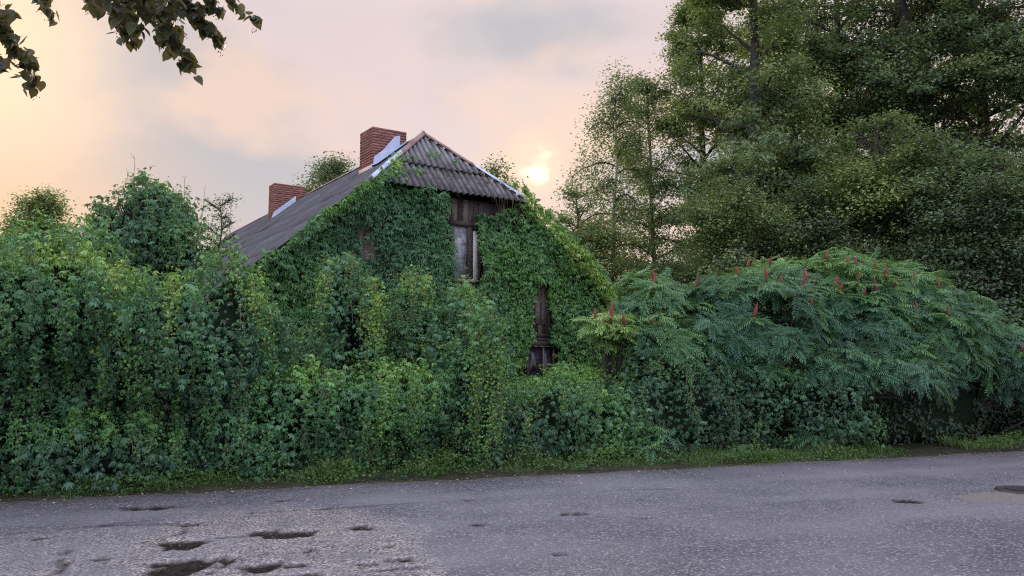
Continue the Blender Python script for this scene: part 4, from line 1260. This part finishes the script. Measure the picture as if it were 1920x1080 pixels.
sumac('shaded sumac at the dark gap, few faded seed heads', srt, 14, (10.2, 3.4), cone_right, seed=13, n_stems=6, tint=.28, zmin=.25)
def sapling(label, px, py, hw, hh, L0=.42, tint=.4, dens=9, seed=20):
    g_ = ground(px, py); B_ = Blob((g_[0], g_[1], hh * .62), (hw, hw * .8, hh * .40), 0, 2)
    ab_ = ab(g_); sumac(label, [B_], dens, (float(ab_[0][0]), float(ab_[1][0])), (), L0, tint, seed, 3, 60, .05, 7)
sapling('knee-high sumac sapling leaning out over the grass verge', 1222, 872, .42, .60, .40, .40, 6, 21)
sapling('sumac sapling among the loose low hedge, pale feathery leaves', 1085, 852, .55, 1.35, .46, .5, 9, 22)
sapling('sumac sapling at the foot of the shaded thicket', 1520, 852, .50, .75, .44, .36, 8, 23)
sapling('small sumac sapling at left edge of the loose low hedge', 985, 850, .25, 1.0, .34, .45, 7, 24)

# ------------------------------------------------------------------ trees
def tree(label, px, Y, H, z0, prof, trunk_r=.2, n_limb=16, leaves=22000, leaf=.10, tint=.35, seed=1, tn=.16, species='tree', bark=None, droop=.3, up=.5, group=None, lean=(0, 0), cl=(.30, .30, .14), name='broadleaf_tree', mat=None, gap=.0, shape=SIMPLE, yellow=(), fill=1.0, like=None, turn=0.0):
    x0 = P(px, 690, Y)[0]; ro = root(name, (x0, Y, 0), label, species, group); bark = bark or M_bark
    if like is not None:       # same growth as an earlier tree, turned and resized
        ro.rotation_euler[2] = turn; ro.scale = (H, H, H)
        for ch in like.children:
            c_ = ch.copy(); COL.objects.link(c_); c_.parent = ro
            if mat is not None and ch.name.startswith('crown'):
                c_.material_slots[0].link = 'OBJECT'; c_.material_slots[0].material = mat
        return ro
    r_ = np.random.default_rng(500 + seed)
    n = 14; zs = np.linspace(-.1, H * .97, n); path = np.stack([x0 + lean[0] * (zs / H) ** 1.5 + np.cumsum(r_.normal(0, .05, n)) * (zs > 1), Y + lean[1] * (zs / H) ** 1.5 + np.cumsum(r_.normal(0, .05, n)) * (zs > 1), zs], 1)
    rad = trunk_r * (1 - .9 * (zs + .1) / H) ** .8; rad[0] *= 1.35
    put('trunk', ro, tube(path, rad, None, 8), [bark], kind=None, smooth_=True)
    C, CD = [], []
    for i_ in range(n_limb):
        f_ = (i_ + r_.uniform(.1, .9)) / n_limb; z = z0 + (H * .96 - z0) * f_
        R_ = np.interp(f_, [q[0] for q in prof], [q[1] for q in prof]) * r_.uniform(.75, 1.12)
        az = i_ * 2.4 + r_.uniform(-.5, .5)
        st = np.array([np.interp(z - R_ * .35 * up, zs, path[:, 0]), np.interp(z - R_ * .35 * up, zs, path[:, 1]), max(z - R_ * .35 * up, z0 * .6)])
        d = np.array([math.cos(az), math.sin(az), up + .7 * f_])
        rr = float(np.interp(z, zs, rad)) * .5 + .012
        ln = max(R_, .4) * 1.05; pts = [st]; dd = nrm(d)
        for k_ in range(7):
            dd = nrm(dd + np.array([0, 0, -droop * .16]) + r_.normal(0, .10, 3)); pts.append(pts[-1] + dd * ln / 7)
        pts = np.array(pts); ps = [tube(pts, rr, .012, 5)]
        for k_ in range(1, 8):
            for sd_ in (-1, 1, .3):
                if r_.uniform() < .15: continue
                t_ = nrm(pts[min(k_ + 1, 7)] - pts[k_ - 1]); side = nrm(np.cross(t_, [0, 0, 1.0])) * sd_
                sl = ln * r_.uniform(.22, .42) * (1.15 - .6 * k_ / 7) + .15
                sp = [pts[k_]]; sdv = nrm(t_ * .6 + side + np.array([0, 0, r_.uniform(-.2, .5)]))
                for q in range(4):
                    sdv = nrm(sdv + np.array([0, 0, -droop * .2]) + r_.normal(0, .16, 3)); sp.append(sp[-1] + sdv * sl / 4)
                ps.append(tube(np.array(sp), .014, .005, 3))
                for q in (1, 2, 3, 4): C.append(sp[q] + r_.normal(0, .08, 3)); CD.append(sdv)
        put('limb', ro, join(ps), [M_bark], kind=None)
    C = np.array(C)
    nx_ = int(fill * len(C)); ff = r_.uniform(0, 1, nx_); azz = r_.uniform(0, 6.283, nx_); rr_ = np.interp(ff, [q[0] for q in prof], [q[1] for q in prof]) * r_.uniform(.15, 1.0, nx_) ** .6
    zz = z0 * .8 + (H - z0 * .8) * ff
    C = np.vstack([C, np.stack([np.interp(zz, zs, path[:, 0]) + np.cos(azz) * rr_, np.interp(zz, zs, path[:, 1]) + np.sin(azz) * rr_, zz], 1)])
    if gap: C = C[fbm(C, .95, seed + 3) > -gap]
    m_ = len(C); w = np.clip(r_.gamma(1.1, .9, m_), .04, 4); idx = r_.choice(m_, leaves, p=w / w.sum())
    csz = r_.uniform(.6, 1.5, m_)
    X = C[idx] + np.clip(r_.normal(0, 1, (leaves, 3)), -1.7, 1.7) * np.array(cl) * csz[idx][:, None] + [0, 0, -.05]
    nn = nrm(np.array([0, 0, .9]) + r_.normal(0, .5, (leaves, 3)) + nrm(X - [x0, Y, H * .5]) * .5); tt = nrm(r_.normal(0, .7, (leaves, 3)) + [0, 0, -.6])
    ctt = tint + tn * r_.normal(0, .55, m_) + tn * 1.5 * fbm(C, .45, seed + 9)
    T = ctt[idx] + r_.normal(0, .05, leaves)
    if yellow:
        qx, qy = proj(X)
        for (yx, yy, rx, ry, amt) in yellow: T += amt * np.exp(-((qx - yx) / rx) ** 2 - ((qy - yy) / ry) ** 2)
    S = leaf * r_.uniform(.7, 1.3, leaves)
    k_ = X[:, 2] > .1
    put('crown', ro, scatter(shape, X[k_], frames(nn, tt)[k_], S[k_], np.clip(T[k_], 0, 1)), [mat or M_tree])
    return ro

tall = [(0, .9), (.25, 1.0), (.6, .9), (.85, .6), (1, .15)]
def pf(r_, t_=tall): return [(a_, b_ * r_) for a_, b_ in t_]
G1 = 'big trees right of the house'
def tinted(name, d):
    return leaf_mat(name, [(min(max(p - d, 0), 1), c) for p, c in TREE], tfac=.34, trans=(.25, .32, .05), rough=.55)
M_olive = tinted('olive_tree_leaves', .20); M_fresh = tinted('fresh_tree_leaves', .28)
tree('slender birch with pale trunk, airy crown nearest the house gable', 1145, 26, 11.3, 1.8, [(0, 1.2), (.4, 1.75), (.75, 1.45), (1, .3)], .09, 30, 34000, .080, .46, 1, fill=.5, bark=M_birch, droop=1.6, up=.7, group=G1, lean=(.3, 0), cl=(.18, .18, .30), name='birch_tree')
TA = tree('tall tree with dark trunk behind the widest sumac', 1592, 28, 18.5, 2.0, pf(3.3), .26, 34, 80000, .12, .42, 4, group=G1, gap=-.13, fill=1.0, cl=(.27, .27, .10))
TB = tree('very tall tree with straight black trunk, left one of a close pair', 1737, 26.5, 19.5, 2.5, pf(3.1), .30, 32, 74000, .12, .42, 5, group=G1, gap=-.15, fill=.9, cl=(.27, .27, .10))
tree('dark-trunked tall tree just right of the ragged one behind the birch', 1325, 30, .86, 0, None, group=G1, like=TA, turn=2.1)
tree('slight dark tree with ragged crown, just behind and right of the birch', 1240, 30.5, 13.0, 3.5, [(0, .8), (.5, 1.7), (.8, 1.8), (1, .7)], .13, 20, 20000, .105, .28, 31, group=G1, gap=.1, fill=.5, cl=(.24, .24, .12), lean=(-.7, 0))
tree('tall olive-green tree forming the left shoulder of the tall row', 1425, 25.5, .95, 0, None, group=G1, like=TB, turn=4.0, mat=M_olive)
tree('very tall tree, right one of a close pair of trunks', 1776, 29.5, 1.04, 0, None, group=G1, like=TA, turn=3.9)
tree('very tall dark tree with thick trunk, nearest the right edge', 1872, 26, 1.0, 0, None, group=G1, like=TB, turn=1.3)
tree('tall tree partly beyond the right edge', 2015, 25, .97, 0, None, group=G1, like=TA, turn=5.2)
tree('tall tree set farthest back, seen between the olive tree and the dark trunk', 1500, 33, 1.05, 0, None, group=G1, like=TB, turn=2.6)
MA = tree('mid-height fresh green tree standing before the tall dark trunks', 1655, 22.5, 9.0, 1.6, pf(2.2), .14, 28, 36000, .10, .30, 9, group=G1, gap=.15, cl=(.24, .24, .09), mat=M_fresh, fill=.9)
MB = tree('mid-height bushy tree behind the crest of the widest sumac', 1790, 22, 8.2, 1.2, pf(2.4), .14, 28, 38000, .10, .32, 10, group=G1, gap=.22, cl=(.25, .25, .10), fill=.9)
tree('mid-height olive tree left of the fresh green one', 1395, 22.5, .86, 0, None, group=G1, like=MA, turn=2.0, mat=M_olive)
tree('bushy tree behind the gap between both larger sumacs, dark', 1525, 23, .86, 0, None, group=G1, like=MB, turn=1.0)
tree('small dark tree at the foot of the birch', 1240, 24, .60, 0, None, group=G1, like=MB, turn=3.0)
tree('light green bush rising behind the right rake of the gable', 1085, 24.5, .80, 0, None, like=MA, turn=4.2, mat=M_fresh)
tree('dark dense tree filling the right edge behind the shaded sumac', 1905, 20.5, .88, 0, None, group=G1, like=MB, turn=5.0)
tree('dark shrub-like tree under the close pair of trunks', 1735, 21, .62, 0, None, group=G1, like=MB, turn=2.2)
tree('dark shrub-like tree at far right behind the shaded sumac', 2020, 20, .75, 0, None, group=G1, like=MB, turn=.4)
# behind the house and left
tree('dark rounded tree behind the ridge between both chimneys', 625, 44, 13.5, 6, pf(2.3), .2, 20, 16000, .15, .08, 20, cl=(.4, .4, .2))
tree('low bush tree behind the ridge left of the nearer chimney', 565, 46, 12.2, 5, pf(2.2), .15, 16, 9000, .16, .3, 21, cl=(.35, .35, .2))
tree('thin airy tree behind the right hip of the roof', 945, 36, 11.0, 4.5, pf(2.0), .12, 18, 8000, .12, .45, 22, up=1.2, droop=0, cl=(.22, .22, .25))
tree('thin airy bush left of the sunlit cloud gap', 905, 38, 11.1, 5.5, pf(1.4), .1, 14, 4500, .12, .45, 24, up=1.2, droop=0, cl=(.2, .2, .25))
tree('hazy rounded tree at the far left horizon', 62, 33, 8.9, 2.6, pf(1.5, [(0, .9), (.4, 1), (.8, .8), (1, .3)]), .14, 22, 26000, .12, .50, 23, cl=(.25, .25, .18))
tree('small spiky conifer between creeper tower and roof foot', 392, 24, 6.9, 2.0, [(0, .8), (.5, .45), (1, .05)], .07, 22, 3200, .07, .25, 25, up=.1, droop=.1, cl=(.10, .10, .06), name='spruce_tree')
# far wood closing the horizon
def far_wood():
    parts = []; n = 30000; az = rng.uniform(-.75, .85, n); D = rng.uniform(58, 74, n); X = np.stack([np.sin(az) * D, np.cos(az) * D, np.zeros(n)], 1)
    top = 6.2 + 1.3 * fbm(X, .12, 70) + .8 * fbm(X, .5, 71); X[:, 2] = top * rng.uniform(0, 1, n) ** .7
    nn = nrm(nrm(CAM - X) + rng.normal(0, .6, X.shape)); tt = nrm(rng.normal(0, 1, X.shape))
    V, T, A = scatter(SIMPLE, X, frames(nn, tt), rng.uniform(.5, 1.0, n), np.clip(.2 + rng.normal(0, .1, n), 0, 1))
    o = link('distant_wood', np_mesh('distant_wood', V, T, [M_tree], A), kind='stuff', label='low distant wood closing the horizon behind the house', cat='wood')
far_wood()

# ------------------------------------------------------------------ overhanging lime bough, tree stands beside the camera on the near verge
def lime_leaf():
    pts = [(0, 0), (.22, -.10), (.42, .06), (.47, .32), (.36, .60), (.17, .84), (0, 1.1)]
    V = [(0, .35, -.05)] + [(x_, y_, .05 * abs(x_) * 4 - .10 * y_ * y_) for x_, y_ in pts] + [(-x_, y_, .05 * abs(x_) * 4 - .10 * y_ * y_) for x_, y_ in pts[1:-1][::-1]]
    n = len(V) - 1; T = [(0, 1 + k_, 1 + (k_ + 1) % n) for k_ in range(n)]
    return np.array(V, float), np.array(T)
LL = lime_leaf()
def lime():
    tr = np.array([-4.5, 2.6, 0.0]); ro = root('lime_tree', tuple(tr), 'lime tree on the near verge, leafy bough ends hanging into the upper left corner', 'tree')
    zs = np.linspace(-.1, 7.5, 12); put('trunk', ro, tube(np.stack([tr[0] + .1 * np.sin(zs), tr[1] + .05 * zs * .3, zs], 1), .22 * (1 - zs / 11), None, 10), [M_bark], kind=None, smooth_=True)
    link('lime_leafmesh', None) if False else None
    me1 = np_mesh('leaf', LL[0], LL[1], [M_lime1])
    # bough ends (px, py at 4 m): each hanging spray is a line of pixels
    sprays = [
        ((-60, -60), (0, 20), (30, 90), (58, 160), 42, 22, 4.0), ((-60, 10), (-10, 40), (20, 80), (62, 125), 30, 16, 3.9), ((-90, 60), (-20, 80), (-8, 110), (5, 125), 12, 10, 4.1),
        ((20, -60), (60, -20), (80, 5), (100, 32), 14, 10, 4.3), ((70, -50), (80, -20), (86, 0), (93, 20), 10, 8, 4.2),
        ((150, -80), (180, -10), (215, 30), (250, 75), 34, 18, 4.0), ((160, -60), (200, -10), (230, 20), (265, 60), 26, 20, 3.8), ((210, -80), (250, -20), (290, 30), (315, 85), 40, 22, 4.0),
        ((260, -70), (300, 10), (318, 70), (355, 130), 44, 20, 3.9), ((280, -80), (320, -10), (365, 30), (420, 80), 42, 18, 4.1), ((300, -60), (340, 0), (370, 20), (400, 55), 28, 18, 4.0),
        ((240, -60), (270, 0), (310, 20), (330, 60), 40, 22, 4.2), ((340, -90), (400, -30), (440, 8), (480, 38), 13, 8, 4.0), ((150, -90), (160, -40), (165, -10), (168, 12), 10, 8, 4.1), ((350, -60), (385, -20), (395, 0), (410, 20), 16, 12, 4.0),
        ((220, -60), (215, -20), (235, 0), (245, 10), 24, 24, 4.1)]
    for hub, lst in (((-60, -330), sprays[:5]), ((260, -330), sprays[5:])):
        hp_ = P(hub[0], hub[1], 4.0)
        st = np.array([tr[0], tr[1] + .4, 3.2]); mid = (st + hp_) / 2 + [0, 0, .35]
        ps = [tube(np.array([st, (st + mid) / 2 + [0, 0, .12], mid, (mid + hp_) / 2 + [0, 0, .08], hp_]), .055, .018, 6)]
        for sp in lst:
            a_ = P(*sp[0], sp[6]); ps.append(tube(np.array([hp_, (hp_ + a_) / 2 + [0, 0, .05], a_]), .010, .005, 4))
        put('bough', ro, join(ps), [M_bark], kind=None)
    tw = []; AX, AR, AS, AT = [], [], [], []
    for sp in sprays:
        c_ = np.array([P(q[0], q[1], sp[6] + .12 * k_) for k_, q in enumerate(sp[:4])])
        u = np.linspace(0, 1, 12); path = np.stack([np.interp(u, [0, .4, .7, 1], c_[:, k_]) for k_ in range(3)], 1)
        tw.append(tube(path, .005, .002, 3)); n = int(sp[4] * 1.9)
        u = rng.uniform(.25, 1.0, n); X = np.stack([np.interp(u, [0, .4, .7, 1], c_[:, k_]) for k_ in range(3)], 1)
        X += rng.normal(0, 1, (n, 3)) * sp[5] / F * 4 * np.array([.6, 1.2, .5]) * (1.15 - .55 * u)[:, None]
        nn = nrm(nrm(CAM - X) * .5 + np.array([0, 0, .45]) + rng.normal(0, .5, (n, 3))); tt = nrm(rng.normal(0, .38, (n, 3)) + [.25, 0, -1])
        AX.append(X); AR.append(frames(nn, tt)); AS.append(rng.uniform(.044, .068, n)); AT.append(np.clip(.35 + rng.normal(0, .22, n), 0, 1))
        for _ in range(2):   # bracts with tiny fruit
            q = path[rng.integers(7, 12)]; s_ = arc(q, [rng.normal(0, .5), 0, -1], .07, 5, wob=.3); tw.append(tube(s_, .0012, .0008, 3))
            for w in range(5):
                cc = s_[-1] + rng.normal(0, .012, 3); tw.append(tube(np.array([cc, cc + [0, 0, .004], cc + [0, 0, .008]]), np.array([.001, .0035, .001]), None, 4))
    AX = np.concatenate(AX); AR = np.concatenate(AR); AS = np.concatenate(AS); AT = np.concatenate(AT)
    idx = rng.permutation(len(AX)); a_, b_ = idx[:300], idx[300:]
    add_pieces('leaf', ro, [me1], AX[a_], AR[a_], AS[a_], AT[a_])
    ex = []
    if len(b_): ex.append(scatter(LL, AX[b_], AR[b_], AS[b_], AT[b_]))
    # leaves of the crown over and beside the camera, outside the frame
    n = 2600; X = np.stack([rng.normal(-4.6, .9, n), rng.normal(2.2, 1.1, n), rng.uniform(4.6, 7.6, n)], 1); X = X[(X[:, 0] < -3.2)]
    n = len(X); ex.append(scatter(LL, X, frames(nrm(rng.normal(0, .5, (n, 3)) + [0, 0, 1]), nrm(rng.normal(0, .6, (n, 3)) + [0, 0, -.6])), rng.uniform(.05, .075, n), np.clip(.4 + rng.normal(0, .2, n), 0, 1)))
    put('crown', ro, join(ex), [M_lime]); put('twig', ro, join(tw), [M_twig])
lime()

def thicket():
    bs = [hb(9.6, 1.75, 2.0, .6, 1.7, p=3), hb(13.5, 2.4, 2.2, .6, 1.7, p=3), hb(6.2, 5.4, 1.4, .9, 2.1, p=3), hb(8.0, 5.4, 2.6, .9, 2.3, p=3), hb(12.0, 6.2, 3.4, 1.0, 2.6, p=3), hb(17.5, 6.2, 3.4, 1.0, 2.6, p=3)]
    parts = []
    for B_ in bs:
        X, n_ = B_.sample(380); k = (n_[:, 1] < .4); X, n_ = X[k], n_[k]
        X = X + n_ * (fbm(X, 1.5, 91) * .3 - rng.exponential(.1, len(X)))[:, None]; X[:, 2] = np.maximum(X[:, 2], .03); n = len(X)
        parts.append(scatter(SIMPLE, X, frames(nrm(n_ + rng.normal(0, .5, (n, 3)) + [0, 0, .4]), nrm(rng.normal(0, .5, (n, 3)) + [0, 0, -1])), rng.uniform(.05, .11, n), np.clip(.05 + rng.normal(0, .06, n), 0, 1)))
    V, T, A = join(parts); link('undergrowth', np_mesh('undergrowth', V, T, [M_tree], A), kind='stuff', label='dark undergrowth filling the shade behind the sumacs', cat='undergrowth')
    V, T, A = core_mesh('c', bs, .12, .2, 91); link('undergrowth_shade_core', np_mesh('undergrowth_shade_core', V, T, [M_core], A, True), kind='stuff', label='near-black core added for the shade inside the undergrowth', cat='undergrowth')  # dark hull added, shade between the leaves put into its colour
thicket()

# ------------------------------------------------------------------ verge growth, litter, cover
def verge_grass():
    n = 50000; a_ = rng.uniform(-9.5, 14.5, n); b_ = rng.uniform(-.08, .85, n) ; X = E0 + a_[:, None] * ev + b_[:, None] * nv
    edge = .0 + .12 * fbm(X, 1.1, 51) + .06 * fbm(X, 4, 52)
    px, py = proj(X)
    k_ = (b_ > edge) & (fbm(X, 2.2, 53) > -.9) & ~((a_ > 7.6) & (a_ < 9.3)) & ~((a_ > 9.3) & (b_ < .25)) & ((a_ > -6.6) | (rng.uniform(0, 1, n) < .15))
    X, a_, b_ = X[k_], a_[k_], b_[k_]; n = len(X)
    X[:, 2] = np.clip((b_ + .02) * .16, 0, .07) - .01
    up = nrm(np.array([0, 0, 1.0]) + rng.normal(0, .38, (n, 3))); nn = nrm(rng.normal(0, 1, (n, 3)) * [1, 1, .2])
    Rn = frames(nn, up); S = rng.uniform(.02, .10, n) * np.clip(1 + 1.3 * fbm(X, 2.3, 54), .35, 2.4) * np.clip(.4 + (b_ - edge[k_]) * 3, .4, 1.2)
    tint = np.clip(.30 + .34 * fbm(X, 1.6, 55) + rng.normal(0, .12, n), 0, 1)
    V, T, A = scatter(BLADE, X, Rn, S, tint)
    link('grass', np_mesh('grass', V, T, [M_grass], A), kind='stuff', label='ragged strip of short grass between hedge and asphalt', cat='grass')
    n = 34000; a_ = rng.uniform(-9, 13.8, n); b_ = rng.uniform(.02, 1.2, n); X = E0 + a_[:, None] * ev + b_[:, None] * nv
    cl = fbm(X, 1.7, 57); k_ = (cl + .15 > rng.uniform(-.5, .8, n)) & ~((a_ > 7.7) & (a_ < 9.6)) & (b_ > .02 + .16 * fbm(X, 1.3, 58)); X = X[k_]; n = len(X)
    X[:, 2] = rng.uniform(.03, .24, n) * np.clip(1 + .9 * fbm(X, 1.7, 59), .2, 2)
    V, T, A = scatter(SIMPLE, X, frames(nrm(rng.normal(0, .4, (n, 3)) + [0, -.3, 1]), nrm(rng.normal(0, 1, (n, 3)) + [0, 0, -.2])), rng.uniform(.025, .065, n), np.clip(.45 + .2 * fbm(X, 1.5, 60) + rng.normal(0, .1, n), 0, 1))
    link('weeds', np_mesh('weeds', V, T, [M_grass], A), kind='stuff', label='low leafy weeds mixed into the grass strip', cat='weeds')
    # small fallen leaves and bits
    n = 1500; a_ = rng.uniform(-9, 14, n); b_ = -np.abs(rng.exponential(.40, n)) + .08; X = E0 + a_[:, None] * ev + b_[:, None] * nv; X[:, 2] = .022
    V, T, A = scatter(SIMPLE, X, frames(nrm(rng.normal(0, .15, (n, 3)) + [0, 0, 1]), nrm(rng.normal(0, 1, (n, 3)) * [1, 1, 0] + 1e-3)), rng.uniform(.012, .045, n), rng.uniform(.2, 1, n))
    lm = leaf_mat('fallen_leaf', [(0, (.05, .035, .02)), (.5, (.22, .15, .06)), (1, (.45, .38, .22))], tfac=.05, trans=(.3, .2, .08))
    link('fallen_leaves', np_mesh('fallen_leaves', V, T, [lm], A), kind='stuff', label='small dry leaves scattered along the asphalt edge', cat='leaves')
verge_grass()

def grit():
    n = 900; hx_ = rng.integers(0, len(HOLES), n); hz = np.array(HOLES, float)[hx_]
    qx = hz[:, 0] + hz[:, 2] * rng.normal(0, 1.3, n); qy = hz[:, 1] + hz[:, 3] * rng.normal(0, 1.4, n)
    X = np.array([ground(a_, b_) for a_, b_ in zip(qx, qy)]); aa, bb = ab(X); k = (bb < .0) & (bb > -8) & (aa > -9.3) & (X[:, 1] > 5.5); X = X[k]; n = len(X)
    X[:, 2] = .004 - .006 * rng.uniform(0, 1, n)
    tet = (np.array([[-1, -.7, 0], [1, -.6, 0], [.1, 1, 0], [0, .1, .9]], float), np.array([[0, 1, 3], [1, 2, 3], [2, 0, 3]]))
    yaw = rng.uniform(0, 6.28, n); t_ = np.stack([np.cos(yaw), np.sin(yaw), np.zeros(n)], 1)
    V, T, A = scatter(tet, X, frames(nrm(rng.normal(0, .2, (n, 3)) + [0, 0, 1]), t_), rng.uniform(.003, .010, n), np.zeros(n))
    st = simple('loose_stone', [(.06, .056, .06), (.20, .185, .18)], 60)
    link('gravel', np_mesh('gravel', V, T, [st], A), kind='stuff', label='loose stones broken out around the potholes', cat='gravel')
grit()

def manhole():
    c_ = ground(1926, 921); ro = root('manhole_cover', (c_[0], c_[1], 0), 'round iron manhole cover in the sandy patch at the right edge', 'manhole cover')
    bm = bmesh.new(); bmesh.ops.create_cone(bm, cap_ends=True, segments=40, radius1=.31, radius2=.30, depth=.03)
    for f_ in [f_ for f_ in bm.faces if len(f_.verts) > 4 and f_.normal.z > .5]: bmesh.ops.inset_region(bm, faces=[f_], thickness=.03, depth=-.006)
    me = bpy.data.meshes.new('lid'); bm.to_mesh(me); bm.free(); me.materials.append(M_pipe); link('lid', me, ro, (0, 0, .012))
    th = np.linspace(0, 2 * math.pi, 41)[:-1]; V, Q = [], []
    for r_, z_ in ((.315, .0), (.315, .028), (.36, .024), (.37, .0)): V += [(r_ * math.cos(t_), r_ * math.sin(t_), z_) for t_ in th]
    for k_ in range(3):
        for j_ in range(40): Q.append((k_ * 40 + j_, k_ * 40 + (j_ + 1) % 40, (k_ + 1) * 40 + (j_ + 1) % 40, (k_ + 1) * 40 + j_))
    link('rim', np_mesh('rim', V, Q, [M_pipe]), ro)
    for i_ in range(-3, 4):
        w = math.sqrt(.25 ** 2 - (i_ * .07) ** 2); box('rib', ro, -w, w, i_ * .07 - .012, i_ * .07 + .012, .020, .030, M_pipe)
manhole()
